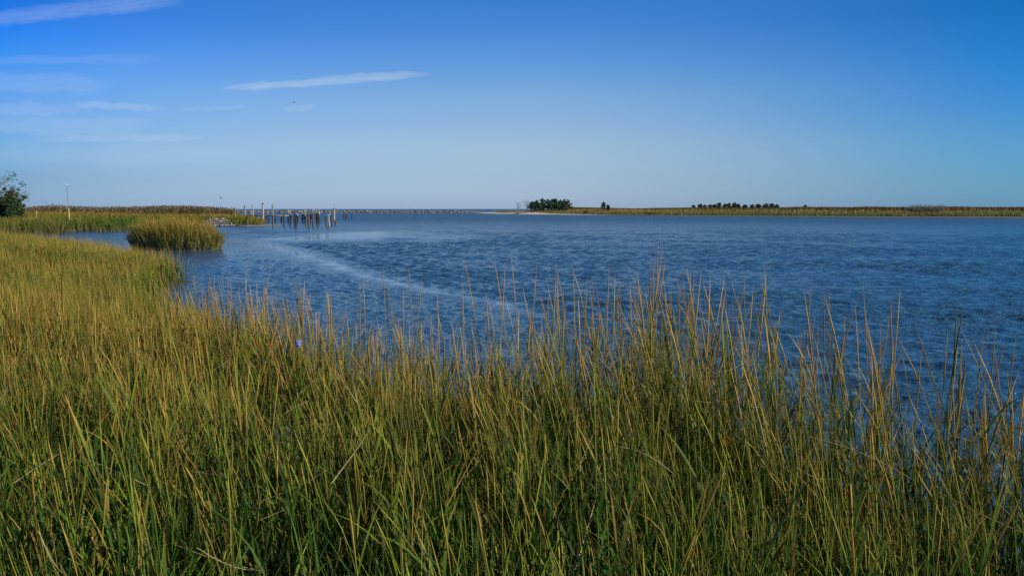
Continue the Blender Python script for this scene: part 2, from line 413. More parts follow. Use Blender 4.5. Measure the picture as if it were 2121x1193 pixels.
# ---------------------------------------------------------------- water sheet with real waves
SLICK = [G(430, 492), G(500, 496), G(560, 503), G(640, 520), G(720, 547), G(800, 574), G(900, 597), G(1000, 615), G(1100, 640), G(1250, 672), G(1420, 715), G(1600, 780), G(1800, 860)]
def slick_side(X, Y):
    """distance to the slick line; positive on the near, sheltered side"""
    d = np.full(X.shape, 1e9); sg = np.ones(X.shape)
    for (ax, ay), (bx, by) in zip(SLICK[:-1], SLICK[1:]):
        ex, ey = bx - ax, by - ay
        t = np.clip(((X - ax) * ex + (Y - ay) * ey) / (ex * ex + ey * ey), 0, 1)
        dd = np.hypot(X - ax - t * ex, Y - ay - t * ey)
        cr = ex * (Y - ay) - ey * (X - ax)
        upd = dd < d; d = np.where(upd, dd, d); sg = np.where(upd, np.where(cr < 0, 1, -1), sg)
    return d * sg
rr = [3.5]
while rr[-1] < 280: rr.append(rr[-1] * (1.0040 if rr[-1] < 22 else 1.0032))
rr = np.concatenate([rr, np.geomspace(283, 30000, 60)])
th = np.linspace(R(-44), R(44), 1150)
RR, TT = np.meshgrid(rr, th, indexing='ij')
X = RR * np.sin(TT); Y = RR * np.cos(TT)
sl = slick_side(X, Y)
slr = sl / np.maximum(RR * .03, .2)
wide = .5 + .5 * fnoise(X * .08, Y * .08)
near_side = sm(sl, 0, 1) 
fadeb = 1 - sm(X, -.4, 1.4) * (Y < 30)
slw = sl + (fnoise(X * .7, Y * .7) - .5) * RR * .02
band = fadeb * np.where(slw < RR * .018, np.exp(-((slw - RR * .018) / (RR * .012)) ** 2), np.exp(-((slw - RR * .018) / (RR * .024)) ** 2)) * (.55 + .6 * fnoise(X * 1.1 + 9, Y * 1.1))
band = np.clip(band, 0, 1)                 # the smooth streak itself
# pale calm area beyond, in the bend of the creek
pale = np.zeros(X.shape)
for (cx_, cy_, sx_, sy_, a_) in [(745, 488, 120, 9, 1.5), (650, 493, 85, 9, 1.4), (570, 497, 70, 5, 1.2), (900, 494, 100, 6, .75), (600, 466, 60, 2., .35)]:
    gx, gy = G(cx_, cy_); pr = gy / F
    pale = np.maximum(pale, a_ * np.exp(-(((X - gx) / (sx_ * pr)) ** 2 + ((Y - gy) / (sy_ * gy * gy / (CAMZ * F))) ** 2)))
pale = pale * (.75 + .9 * (fnoise(X * .12, Y * .05) - .2))
shore = np.minimum.reduce([-sdist(X, Y, BANK), -sdist(X, Y, CLUMPP), -sdist(X, Y, LMARSH)])
calmshore = sm(shore, .0, 4)
lee = np.exp(-(((X + 19.5) / 4.5) ** 2 + ((Y - 45.5) / 3.5) ** 2))
big = (1 - fadeb * sm(sl, -RR * .02, RR * .012)) * (1 - .86 * np.clip(pale, 0, 1)) * (.55 + .45 * calmshore)
gust = .7 + .6 * fnoise(X * .05 + 3, Y * .03)
patch = .65 + .75 * sm(fnoise(X * .16 + 5, Y * .22 + 3, 4), .3, .7)
big = big * gust * np.where(RR > 20, patch, .6 + .4 * patch)
fine = (1 - .98 * band) * (1 - .68 * np.clip(pale, 0, 1)) * (1 - .8 * lee)
H = np.zeros(X.shape)
step = np.maximum(RR * .0040, RR * (th[1] - th[0]))
wr = np.random.default_rng(8)
for i in range(60):
    lam = .15 * (1.25 / .15) ** wr.random()
    ang = R(-97) + wr.normal(0, .38)
    k = 2 * math.pi / lam; kx, ky = math.cos(ang) * k, math.sin(ang) * k
    a = .0070 * lam ** .85
    filt = sm(lam / step, 1.9, 3.6)
    ph = kx * X + ky * Y + wr.random() * 7 + .7 * fnoise(X * .3 + i, Y * .3)
    s_ = np.sin(ph)
    H += a * filt * (s_ + .25 * np.cos(2 * ph)) * big
for i in range(44):
    lam = .10 * (.75 / .10) ** wr.random(); far_w = 1.0 if lam < .3 else sm(RR, 12, 30) * .8
    ang = R(-90) + wr.normal(0, .9)
    k = 2 * math.pi / lam; a = .0112 * lam ** .9
    filt = sm(lam / step, 2.0, 3.4) * np.where(sl > 0, 1, .4)
    H += a * filt * far_w * np.sin(math.cos(ang) * k * X + math.sin(ang) * k * Y + wr.random() * 7) * fine
tr = -sl / 1.05 + .25 * fnoise(X * .2, Y * .2)
H += .036 * np.sin(2 * math.pi * tr) * np.exp(-np.clip(-sl - .5, 0, None) / 3.2) * sm(-sl, -.2, .8) * (.4 + fnoise(X * .3 + 8, Y * .3)) * (RR < 90)
H[RR > 282] = 0
Cw = np.stack([np.clip((RR - 40) / 150, 0, 1) * (1 - .95 * np.clip(pale, 0, 1)), np.clip(fine, 0, 1) * 1.8, np.clip(big, 0, 1.3)], -1)
nr, ncl = X.shape; idx = np.arange(nr * ncl).reshape(nr, ncl)
Fq = np.stack([idx[:-1, :-1], idx[1:, :-1], idx[1:, 1:], idx[:-1, 1:]], -1).reshape(-1, 4)
wat = link('water', npmesh('water', np.stack([X, Y, H], -1), Fq, Cw, smooth=True), M_water)
tag(wat, kind='structure')

# ---------------------------------------------------------------- grass
GREEN = A_(.036, .100, .013); LIME = A_(.118, .185, .014); OLIVE = A_(.095, .095, .018); TAN = A_(.43, .255, .058)
RUST = A_(.27, .125, .030); STRAW = A_(.62, .47, .25); DKG = A_(.016, .044, .010); GOLD = A_(.285, .235, .036)
def mix(a, b, t): return a * (1 - t[:, None]) + b * t[:, None]
def pick(n, opts, w):
    w = np.array(w, float); w /= w.sum(); i = rng.choice(len(opts), n, p=w); return np.stack(opts)[i]
def sample_poly(poly, dens, box, jitter=0.0):
    x0, x1, y0, y1 = box; n = int(dens * (x1 - x0) * (y1 - y0))
    x = U(n, x0, x1); y = U(n, y0, y1); s = sdist(x, y, poly)
    return x, y, s
def cordgrass(acc, x, y, z, h, lod, tanness, spike=.6, wmul=1.0, lean_amt=1.0, wind=(-.05, 0), lowpale=0.0):
    n = len(x)
    if n == 0: return
    root = np.stack([x, y, z - .05], 1)
    phi = fnoise(x * 1.1 + 70, y * 1.1, 2) * 14 + rng.normal(0, 1.0, n); lean = np.abs(rng.normal(0, .12, n)) * lean_amt; bend = np.abs(rng.normal(0, .2, n)) * lean_amt
    wild = rng.random(n) < .05; lean = np.where(wild, lean + U(n, .2, .6), lean)
    S = [7, 4, 3][lod]
    P = curve(root, phi, h, lean, bend, S, 1.6)
    t = np.linspace(0, 1, S + 1)
    P[..., 0] += wind[0] * h[:, None] * t[None, :] ** 1.5
    sh = U(n, .55, 1.3)[:, None]
    tn = np.clip(tanness + rng.normal(0, .28, n), 0, 1)
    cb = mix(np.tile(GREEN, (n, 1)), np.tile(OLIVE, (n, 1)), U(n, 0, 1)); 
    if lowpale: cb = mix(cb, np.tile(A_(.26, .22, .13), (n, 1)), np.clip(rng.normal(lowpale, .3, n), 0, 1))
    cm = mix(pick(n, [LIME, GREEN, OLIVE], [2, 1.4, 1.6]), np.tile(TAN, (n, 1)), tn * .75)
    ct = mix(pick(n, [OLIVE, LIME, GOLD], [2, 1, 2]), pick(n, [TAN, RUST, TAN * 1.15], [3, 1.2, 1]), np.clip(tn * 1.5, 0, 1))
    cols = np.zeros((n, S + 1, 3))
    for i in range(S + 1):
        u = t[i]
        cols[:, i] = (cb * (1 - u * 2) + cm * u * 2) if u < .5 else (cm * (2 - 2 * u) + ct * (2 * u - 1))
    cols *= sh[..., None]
    has = rng.random(n) < spike
    r0 = U(n, .0022, .0048) * wmul
    pr = np.tile(np.interp(t, [0, .6, .8, 1], [1.2, .8, .5, .12]), (n, 1))
    ps = np.interp(t, [0, .6, .70, .80, .92, 1], [1.2, .85, .8, 1.35, 1.1, .12])
    pr[has] = ps
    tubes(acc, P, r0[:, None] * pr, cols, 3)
    # leaves
    nl = [6, 4, 3][lod]; SL = [5, 3, 3][lod]
    for j in range(nl):
        f = (j + .5) / nl * .60 + U(n, -.05, .05); f = np.clip(f, .02, .8)
        fi = f * S; i0 = np.minimum(fi.astype(int), S - 1); fr = (fi - i0)[:, None]
        ar = np.arange(n); rt = P[ar, i0] * (1 - fr) + P[ar, i0 + 1] * fr
        keep = rng.random(n) < .92
        L = h * U(n, .22, .44) * (1.0 if f.mean() < .45 else .8)
        ph = U(n, 0, 2 * math.pi)
        ln = U(n, .10, .50); bd = np.abs(rng.normal(.35, .6, n))
        brk = rng.random(n) < .06; bd = np.where(brk, bd + 1.6, bd)
        Q = curve(rt, ph, L, ln, bd, SL, 1.6)
        Q[..., 0] += wind[0] * L[:, None] * np.linspace(0, 1, SL + 1)[None, :]
        w = U(n, .006, .017) * wmul * (1 + .45 * (lod == 0) * (1 - sm(np.hypot(x, y), 2.5, 5.5)))
        t1 = np.clip(tn * .8 + rng.normal(0, .25, n) + (.25 if j == 0 else 0) * (rng.random(n) < .5), 0, 1)
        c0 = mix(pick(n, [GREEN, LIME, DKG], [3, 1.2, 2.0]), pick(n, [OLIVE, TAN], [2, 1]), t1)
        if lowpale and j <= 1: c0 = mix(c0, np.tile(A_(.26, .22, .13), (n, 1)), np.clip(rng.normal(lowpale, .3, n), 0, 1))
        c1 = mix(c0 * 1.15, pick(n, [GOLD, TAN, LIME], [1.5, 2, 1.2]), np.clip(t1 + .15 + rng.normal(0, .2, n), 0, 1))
        k = keep
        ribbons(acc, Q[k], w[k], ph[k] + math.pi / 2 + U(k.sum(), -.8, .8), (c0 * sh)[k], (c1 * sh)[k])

def sel(mask, *a): return [v[mask] for v in a]
ROCKS = [(G(562, 905, .42), .34), (G(650, 935, .40), .20), (G(738, 955, .42), .24), (G(600, 955, .42), .17), (G(912, 1012, .45), .22)]
g = Acc()
def rock_gap(x, y):
    k = np.ones(x.shape)
    for (rx, ry), r in ROCKS:
        for f in (1.0, .94, .88):
            k = np.minimum(k, sm(np.hypot(x - rx * f, y - ry * f), r * .8, r * 1.8))
    return k
def hfield(x, y):
    """height of the plants across the foreground bank"""
    h = 1.02 + .35 * (fnoise(x * .45 + 5, y * .45) - .5) + .1 * (fnoise(x * 2, y * 2) - .5)
    h = h + .58 * np.exp(-((x - 1.15) / 1.6) ** 2) * sm(y, 3.5, 6.3)        # the tall stand in the middle
    h = h + .26 * sm(x, 1.8, 3.0)
    h = h - .10 * np.exp(-((x + .9) / .8) ** 2) * sm(y, 5, 7) + .16 * sm(-x, 1.6, 2.6) * sm(y, 6, 8.5)
    return h
# near: to 10 m
x, y, s = sample_poly(BANK, 430, (-8.5, 8.0, 1.75, 10.2))
dd = np.hypot(x, y)
pr = sm(s, -.35, 2.3) * .9 * (.25 + .7 * fnoise(x * .9, y * .9) + .9 * sm(vnoise(x * 5, y * 5), .35, .75))*.75 * rock_gap(x, y)
pr = pr * (.42 + .58 * sm(dd, 2.6, 5.0)) * (.25 + .75 * sm(vnoise(x * 2.6 + 50, y * 2.6), .22, .5))
k = (rng.random(len(x)) < pr) & (np.abs(x) < .78 * y + 1.2) & (dd > 1.9)
x, y, s = sel(k, x, y, s)
h = hfield(x, y) * np.where(rng.random(len(x)) < .35, U(len(x), .35, .7), U(len(x), .72, 1.15))
h = np.where(rng.random(len(x)) < .09, h * 1.28, h)
h = h * (.62 + .38 * sm(y, 1.8, 4.2))
h = np.where(s < .7, h * (1.02 + .12 * rng.random(len(x))), h)
cordgrass(g, x, y, land(x, y), h, 0, -.02 + .30 * sm(y, 3.2, 7) + .5 * (fnoise(x * .7 + 40, y * .7) - .5), .6)
NEARN = len(x)
# seed-headed stems along the edge of the water
n = 1500; x = U(n, -4.6, 4.4); y = U(n, 4.6, 12); s = sdist(x, y, BANK)
k = (s > -.1) & (s < 1.7); x, y = sel(k, x, y)
cordgrass(g, x, y, land(x, y), hfield(x, y) * U(len(x), .95, 1.40), 0, np.full(len(x), .72), 1.0, 1.15, .9)
# wide arching green blades low in the stand
x, y, s = sample_poly(BANK, 210, (-8, 6.5, 1.75, 9)); k = (s > .1) & (np.abs(x) < .75 * y + 1.2) & (np.hypot(x, y) > 1.8) & (rng.random(len(x)) < rock_gap(x, y) * .9); x, y = sel(k, x, y); n = len(x)
P = curve(np.stack([x, y, land(x, y)], 1), U(n, 0, 6.28), U(n, .35, .95), np.abs(rng.normal(0, .22, n)), np.abs(rng.normal(.7, .6, n)), 6, 2.0)
cc = pick(n, [GREEN, DKG, LIME, A_(.06, .11, .02)], [3, 2, 1.3, 2]) * U(n, .7, 1.25)[:, None]
ribbons(g, P, U(n, .008, .018), U(n, 0, 6.28), cc, cc * 1.15)
# second: 10 - 18 m
x, y, s = sample_poly(BANK, 210, (-15, 0, 10.2, 18)); s = s + (fnoise(x * .5, y * .5) - .5) * 2.2
k = (rng.random(len(x)) < sm(s, -.3, 1.6) * (.5 + .7 * fnoise(x * .8, y * .8))) & (np.abs(x) < .75 * y + 1)
x, y, s = sel(k, x, y, s)
cordgrass(g, x, y, land(x, y), (1.02 + .3 * (fnoise(x * .4, y * .4) - .5)) * U(len(x), .72, 1.15), 1, .18 + .8 * (fnoise(x * .35 + 3, y * .35) - .5), .5, 1.3)
# third: 18 - 42 m
x, y, s = sample_poly(BANK, 95, (-36, -5, 18, 46)); s = s + (fnoise(x * .5, y * .5) - .5) * 2.5
k = (rng.random(len(x)) < sm(s, -.3, 1.5)) & (np.abs(x) < .72 * y + 2)
x, y, s = sel(k, x, y, s)
cordgrass(g, x, y, land(x, y), (1.04 + .06 * sm(y, 24, 33) + .35 * (fnoise(x * .3, y * .3) - .5)) * U(len(x), .62, 1.12), 2, .27 + .8 * (fnoise(x * .25 + 3, y * .25) - .5), .4, 2.2)
print('plants', NEARN)
# the tall single stalks that stand out against the water (foot on the bank, head at the photo's place)
for (hx, hy, d, rootdx) in [(960, 527, 7.4, .30), (1022, 525, 7.3, .26), (1058, 524, 7.5, .16), (1047, 540, 7.2, -.1), (1112, 545, 7.2, -.12), (1152, 548, 7.3, -.06),
        (846, 548, 7.8, .08), (875, 572, 7.9, -.16), (958, 580, 7.9, .02), (1262, 540, 7.1, -.05), (1355, 556, 7.0, -.03), (1324, 566, 7.0, .12), (1440, 578, 6.9, -.35),
        (1546, 570, 6.7, -.28), (1600, 622, 6.5, -.5), (1216, 568, 7.2, -.06), (1229, 572, 7.3, -.04), (1892, 662, 5.6, .5), (2104, 690, 5.3, -.1), (2060, 722, 5.2, .2),
        (1806, 700, 5.8, .22), (1830, 688, 5.9, -.12), (1752, 650, 6.1, -.1), (1688, 640, 6.3, -.1), (1445, 612, 6.8, .35), (793, 550, 8.2, .05), (800, 580, 8.0, .2),
        (752, 575, 8.3, .05), (745, 590, 8.4, .0), (635, 600, 8.8, .05), (546, 595, 9.0, .0), (610, 635, 7.8, -.55), (1280, 600, 7.0, .0), (1305, 575, 7.0, .05), (1390, 590, 6.9, .0), (1992, 705, 5.4, 0), (1408, 585, 6.9, .0), (1187, 560, 7.2, .05), (1006, 600, 7.4, .1), (905, 605, 7.7, .05), (835, 590, 8.0, .0), (685, 600, 8.5, .0)]:
    tip = AT(hx, hy, d); rx = tip[0] + rootdx; ry = d - .05
    rz = max(landp(rx, ry), -.05)
    n = 1; S = 9; t = np.linspace(0, 1, S + 1)
    P = np.zeros((1, S + 1, 3))
    P[0, :, 0] = rx + (tip[0] - rx) * t ** 1.25; P[0, :, 1] = ry + (tip[1] - ry) * t; P[0, :, 2] = rz + (tip[2] - rz) * t
    prf = np.interp(t, [0, .62, .72, .8, .93, 1], [1.25, .9, .8, 1.5, 1.1, .1])
    tone = random.uniform(.75, 1.15)
    cc = np.array([np.array([np.interp(u, [0, .4, .7, 1], [OLIVE[c], GOLD[c], TAN[c], (TAN * .8 + RUST * .3)[c]]) for c in range(3)]) for u in t])[None] * tone
    tubes(g, P, .0034 * prf[None, :], cc, 5)
    for j in range(4):
        f = .25 + .13 * j; i0 = int(f * S); rt = P[:, i0]
        Q = curve(rt, U(1, 0, 6.28), U(1, .3, .5), U(1, .1, .3), U(1, .1, .7), 5)
        ribbons(g, Q, U(1, .007, .010), U(1, 0, 3.1), (LIME * tone)[None], (GOLD * tone)[None])

# thick pale tan stalks close to the camera
for (ax, ay, bx, by, d) in [(1972, 1191, 2039, 1059, 2.9), (1405, 1181, 1500, 974, 3.1), (1765, 1138, 1864, 905, 3.5), (2031, 1191, 2116, 1027, 2.8), (1773, 1230, 1763, 1090, 2.7), (1012, 1190, 983, 1030, 2.9),
        (188, 960, 128, 800, 3.9), (505, 840, 603, 640, 6.0), (520, 850, 580, 650, 6.2), (740, 1193, 722, 1040, 2.8), (1085, 830, 1100, 640, 5.8), (1250, 860, 1190, 700, 5.6), (1480, 860, 1448, 640, 5.6), (560, 930, 578, 760, 4.6), (350, 950, 335, 760, 4.6), (1650, 960, 1660, 760, 4.7), (900, 900, 960, 700, 5.4)]:
    t = np.linspace(-.35, 1, 9); a = np.array(AT(ax, ay, d)); c = np.array(AT(bx, by, d - .1)); P = (a[None] + (c - a)[None] * t[:, None])[None]
    prf = np.interp(t, [-.35, .2, .45, .6, .9, 1], [1.2, 1, .9, 1.5, 1.1, .15]); sc_ = .0030 + .0004 * d / 3
    cc = np.array([np.array([np.interp(u, [-.3, .2, .6, 1], [OLIVE[k] * 1.3, GOLD[k], TAN[k] * 1.1, TAN[k]]) for k in range(3)]) for u in t])[None]
    tubes(g, P, sc_ * prf[None, :], cc, 6)
    for j in range(3):
        Q = curve(P[:, 1 + j], U(1, 0, 6.28), U(1, .3, .5), U(1, .1, .3), U(1, .1, .7), 5)
        ribbons(g, Q, U(1, .008, .012), U(1, 0, 3.1), (GREEN * 1.4)[None], GOLD[None])
bank_grass = link('cordgrass', g.mesh('cordgrass'), M_grass)
tag(bank_grass, 'tall green and tan cordgrass covering the near bank in the foreground', 'grass', kind='stuff')
# pale broken straws and low litter among the stems
g = Acc()
x, y, s = sample_poly(BANK, 30, (-9, 5, 3.4, 14)); k = (s > .1) & (np.abs(x) < .75 * y + 1); x, y, s = sel(k, x, y, s); n = len(x)
z = land(x, y) + U(n, .05, .95) * hfield(x, y) * .8
L = U(n, .2, .6); P = curve(np.stack([x, y, z], 1), U(n, 0, 6.28), L, U(n, .9, 1.75), rng.normal(0, .15, n), 3)
cst = pick(n, [STRAW, TAN, STRAW * .7], [1, 2, 1.5])
kk = rng.random(n) < .45
tubes(g, P[kk], np.tile(np.array([1.2, 1, .9, .5]), (kk.sum(), 1)) * U(kk.sum(), .0014, .0026)[:, None], np.repeat(cst[kk][:, None, :], 4, 1), 3)
x, y, s = sample_poly(BANK, 420, (-9, 7, 1.6, 12)); k = (s > .0) & (np.abs(x) < .75 * y + 1); x, y, s = sel(k, x, y, s); n = len(x)
P = curve(np.stack([x, y, land(x, y) + U(n, 0, .25)], 1), U(n, 0, 6.28), U(n, .12, .5), U(n, .3, 1.5), U(n, -.2, 1.2), 3)
ribbons(g, P, U(n, .003, .008), U(n, 0, 6.28), pick(n, [STRAW * .5, OLIVE, RUST * .6, GREEN], [1, 2, 2, 1.5]), pick(n, [STRAW * .6, OLIVE, TAN * .7, GREEN], [1, 2, 2, 1.5]))
# the long fallen straws the photo shows lying across the stand
for (ax, ay, da, bx, by, db) in [(1170, 689, 6.6, 1268, 770, 6.4), (368, 658, 8.2, 470, 678, 8.0), (1365, 748, 6.2, 1450, 728, 6.3), (1465, 772, 5.6, 1550, 746, 5.9), (770, 745, 6.6, 1000, 720, 6.8),
        (1285, 925, 4.2, 1400, 985, 4.0), (1680, 905, 4.6, 1895, 995, 4.4), (410, 1135, 3.0, 560, 1180, 2.9), (80, 1100, 3.0, 135, 1190, 2.8), (1420, 826, 5.4, 1540, 822, 5.4), (640, 830, 5.8, 560, 885, 5.6),
        (620, 735, 6.8, 800, 700, 6.9), (1050, 712, 6.9, 1240, 790, 6.5), (280, 730, 7.4, 330, 755, 7.3), (1650, 968, 4.4, 1740, 990, 4.3), (955, 722, 6.7, 1120, 735, 6.6)]:
    a = AT(ax, ay, da); c = AT(bx, by, db); t = np.linspace(0, 1, 7)[None, :, None]
    P = np.array(a)[None, None] * (1 - t) + np.array(c)[None, None] * t
    P[..., 2] += .03 * np.sin(t[..., 0] * math.pi) * random.choice((-1, 1))
    tubes(g, P, np.tile(np.array([1.1, 1, 1, 1, .9, .8, .3]) * .0026, (1, 1)), np.tile(STRAW * random.uniform(.75, 1.1), (1, 7, 1)), 4)
tag(link('fallen_straw', g.mesh('fallen_straw'), M_grass), 'pale broken straws and dead leaves lying among the foreground stems', 'dead grass', kind='stuff')

# island tussock in the creek
g = Acc()
x, y, s = sample_poly(CLUMPP, 190, (-25, -16, 48.5, 55)); k = s > -.05; x, y, s = sel(k, x, y, s); n = len(x)
hh = (1.62 + .30 * sm(s, .0, .5) - .34 * sm(x, -20.2, -18.4) + .55 * (fnoise(x * 1.6, y * 1.6) - .5)) * U(n, .62, 1.14)
root = np.stack([x, y, land(x, y) - .05], 1)
cordgrass(g, x, y, land(x, y), hh, 1, .22 + .25 * fnoise(x, y), .35, 2.4, 1.2, (.0, 0), lowpale=.75)
# outward leaning rim
th_ = U(1500, 0, 2 * math.pi); ex = -21.0 + 2.6 * np.cos(th_); ey = 51.4 + 1.95 * np.sin(th_); n = 1500
P = curve(np.stack([ex, ey, np.full(n, .0)], 1), th_ + rng.normal(0, .4, n), U(n, .35, 1.35), U(n, .1, .5), U(n, 0, .5), 4)
ribbons(g, P, U(n, .012, .03), U(n, 0, 3.14), pick(n, [A_(.32, .27, .17), A_(.2, .16, .09), GREEN], [3, 1.5, .7]), pick(n, [A_(.3, .25, .14), LIME, OLIVE], [2.5, 1, 1]))
tag(link('grass_tussock', g.mesh('grass_tussock'), M_grass), 'round island of upright cordgrass with pale bare stems at its foot, alone in the creek', 'grass clump')

# left marsh and spit: coarse tufts
def tufts(acc, x, y, z, h, w, cb, ct, S=2, lean=.25):
    n = len(x); P = curve(np.stack([x, y, z - .05], 1), U(n, 0, 6.28), h, np.abs(rng.normal(0, lean, n)), np.abs(rng.normal(0, .25, n)), S)
    sh = U(n, .72, 1.25)[:, None]
    ribbons(acc, P, w, rng.normal(0, .7, n), cb * sh, ct * sh, prof=np.interp(np.linspace(0, 1, S + 1), [0, .6, 1], [1, .75, .15]))
g = Acc()
x, y, s = sample_poly(SPIT, 42, (-75, -42, 74, 112)); k = (s > -.2) & (np.abs(x) < .7 * y + 3); x, y, s = sel(k, x, y, s); n = len(x)
nz = fnoise(x * .35, y * .35); hh = (1.35 + .45 * (nz - .4)) * U(n, .6, 1.1)
tufts(g, x, y, land(x, y), hh, U(n, .03, .07), mix(pick(n, [GREEN, DKG, OLIVE], [2, 1.5, 1]), np.tile(A_(.2, .15, .09), (n, 1)), (s < 1.2) * .6), mix(pick(n, [LIME, GREEN, OLIVE], [2, 1.5, 2]), pick(n, [GOLD, TAN], [2, 1]), np.clip(nz * 1.3 - .3, 0, 1)), 3)
tag(link('spit_grass', g.mesh('spit_grass'), M_far), 'dense green grass on the low bank at the left edge, across the creek from the near grass', 'grass', kind='stuff')
g = Acc()
x, y, s = sample_poly(LMARSH, 17, (-135, -33, 80, 200)); k = (s > -.2) & (x > -.70 * y - 4) & (rng.random(len(x)) < np.where(y > 135, .4, 1)); x, y, s = sel(k, x, y, s)
# keep the stone patch and its foreshore free
rx0, ry0 = G(418, 466.5); rx1, ry1 = G(490, 466.5)
k = ~((x > rx0 - .5) & (x < rx1 + .4) & (s < 5.0) & (y > 108)); x, y, s = sel(k, x, y, s); n = len(x)
nz = fnoise(x * .16, y * .10)
far = sm(y, 100, 165)
hh = (1.25 + .55 * (nz - .45) + .1 * far) * U(n, .6, 1.12) * (.75 + .25 * sm(s, 0, 3))
ct = mix(pick(n, [LIME, OLIVE, GREEN], [2.2, 2, 1.2]), pick(n, [GOLD, TAN, RUST * 1.2], [2, 2, 1]), np.clip(.25 + .65 * far + 1.2 * (nz - .5), 0, 1))
tufts(g, x, y, land(x, y), hh, U(n, .05, .11) * (1 + .8 * far), mix(pick(n, [GREEN, DKG, OLIVE], [2, 1.5, 1]), np.tile(A_(.2, .15, .09), (n, 1)), (s < 1.0) * .5), ct, 3)
# thicker growth along the tip by the pier
tag(link('marsh_grass', g.mesh('marsh_grass'), M_far), 'broad green and ochre marsh grass behind the creek on the left', 'grass', kind='stuff')
g = Acc()
x, y, s = sample_poly(LMARSH, 3.2, (-200, -50, 150, 240)); pxx = CX + x / y * F
lim = 150 + 12 * (fnoise(x * .05, x * 0) - .5)
k = (s > 2) & (y > lim) & (pxx < 492) & (pxx > -120); x, y, s = sel(k, x, y, s); n = len(x); pxx = CX + x / y * F
topy = np.interp(pxx, [-100, 60, 75, 130, 200, 300, 345, 400, 440, 482, 495], [431, 431, 428.5, 427.5, 430, 429, 427, 427.5, 429.5, 432.5, 434.5])
ztop = CAMZ + (HZ - topy) * y / F
hh = (ztop - land(x, y)) * np.where(rng.random(n) < .3, U(n, .9, 1.1), U(n, .55, .95))
cb = pick(n, [OLIVE * .8, GREEN, RUST * .5], [2, 2.5, .7]); ct = pick(n, [TAN * .45, RUST * .55, OLIVE * .9, A_(.09, .07, .045)], [1.5, 1, 2.5, 2.5])
tufts(g, x, y, land(x, y), hh, U(n, .08, .18), cb, ct, 3, .12)
n2 = n // 3; i = rng.choice(n, n2, replace=False)
P = curve(np.stack([x[i], y[i], land(x[i], y[i]) + hh[i] * .9], 1), U(n2, 0, 6.28), U(n2, .25, .45), U(n2, .1, .5), U(n2, .2, .8), 3)
ribbons(g, P, U(n2, .12, .22), U(n2, 0, 3.14), pick(n2, [A_(.13, .085, .06), A_(.24, .17, .12)], [2, 1]), pick(n2, [A_(.13, .085, .06), A_(.24, .17, .12)], [2, 1]), prof=np.array([.3, 1, .8, .2]))
tag(link('reeds', g.mesh('reeds'), M_far), 'brown plumed reeds along the skyline behind the left marsh', 'reeds', kind='stuff')

# right-hand marsh, far shore
g = Acc(); g2 = Acc()
x, y, s = sample_poly(RMARSH, 4.6, (-25, 250, 205, 520))
w2 = fnoise(x * .05 + 9, y * .05) - .5; s = s + w2 * 8
edge = 5.0 + 3.5 * fnoise(x * .09 + 2, y * .02 + 5)
pxx = CX + x / y * F
edge = np.where(pxx < 1130, edge + 4 * sm(-pxx, -1130, -1050), edge)
k = (s > edge) & (pxx < 2250) & (s < 75) & (rng.random(len(x)) < np.where(s < 26, 1, .28))
x, y, s, edge, pxx = sel(k, x, y, s, edge, pxx); n = len(x)
nz = fnoise(x * .07, y * .035)
dep = sm(s, 12, 50)
hh = (.95 + .25 * dep + .5 * (nz - .5)) * U(n, .7, 1.12) * (.65 + .35 * sm(s - edge, 0, 4)) 
ct = mix(pick(n, [A_(.13, .16, .045), A_(.19, .17, .06), A_(.2, .2, .08)], [2, 2, 2]), pick(n, [A_(.30, .24, .09), TAN * .8, RUST], [2.4, 2, .6]), np.clip(.15 + .7 * dep + .9 * (nz - .5) + .35 * sm(-pxx, -1500, -1250), 0, 1))
cb = mix(pick(n, [GREEN, OLIVE * .7, LIME * .8], [2, 1.5, 1]), ct, dep)
tufts(g, x, y, land(x, y), hh, U(n, .13, .26) * (1 + dep), cb, ct, 2)
tag(link('salt_meadow', g.mesh('salt_meadow'), M_far), 'yellow green salt meadow along the far shore across the water', 'grass', kind='stuff')
x, y, s = sample_poly(RMARSH, 1.5, (-25, 300, 250, 560))
pxx = CX + x / y * F
k = (s > 52) & (s < 110) & (pxx < 2250) & (pxx > 1030); x, y, s, pxx = sel(k, x, y, s, pxx); n = len(x)
topy = np.interp(pxx, [1030, 1060, 1090, 1180, 1250, 1310, 1360, 1440, 1600, 1650, 1760, 1790, 1850, 1990, 2020, 2121, 2250], [434, 430.5, 428, 428.8, 430.0, 431.6, 430.4, 429.4, 430, 427.8, 428.6, 427.2, 428.2, 427.0, 428.4, 427.8, 428])
ztop = CAMZ + (HZ - topy) * y / F
hh = (ztop - land(x, y)) * U(n, .80, 1.01)
ct = mix(pick(n, [TAN * .42, RUST * .7, A_(.12, .08, .05)], [1.0, 2, 2]), pick(n, [OLIVE, GOLD * .8], [1, 1]), .45 * sm(-pxx, -1500, -1300) + .0 * pxx)
tufts(g2, x, y, land(x, y), hh, U(n, .3, .6), pick(n, [RUST * .8, OLIVE * .8], [2, 1]), ct, 2, .1)
tag(link('reed_bed', g2.mesh('reed_bed'), M_far), 'dark russet reeds in a long strip behind the far salt meadow', 'reeds', kind='stuff')

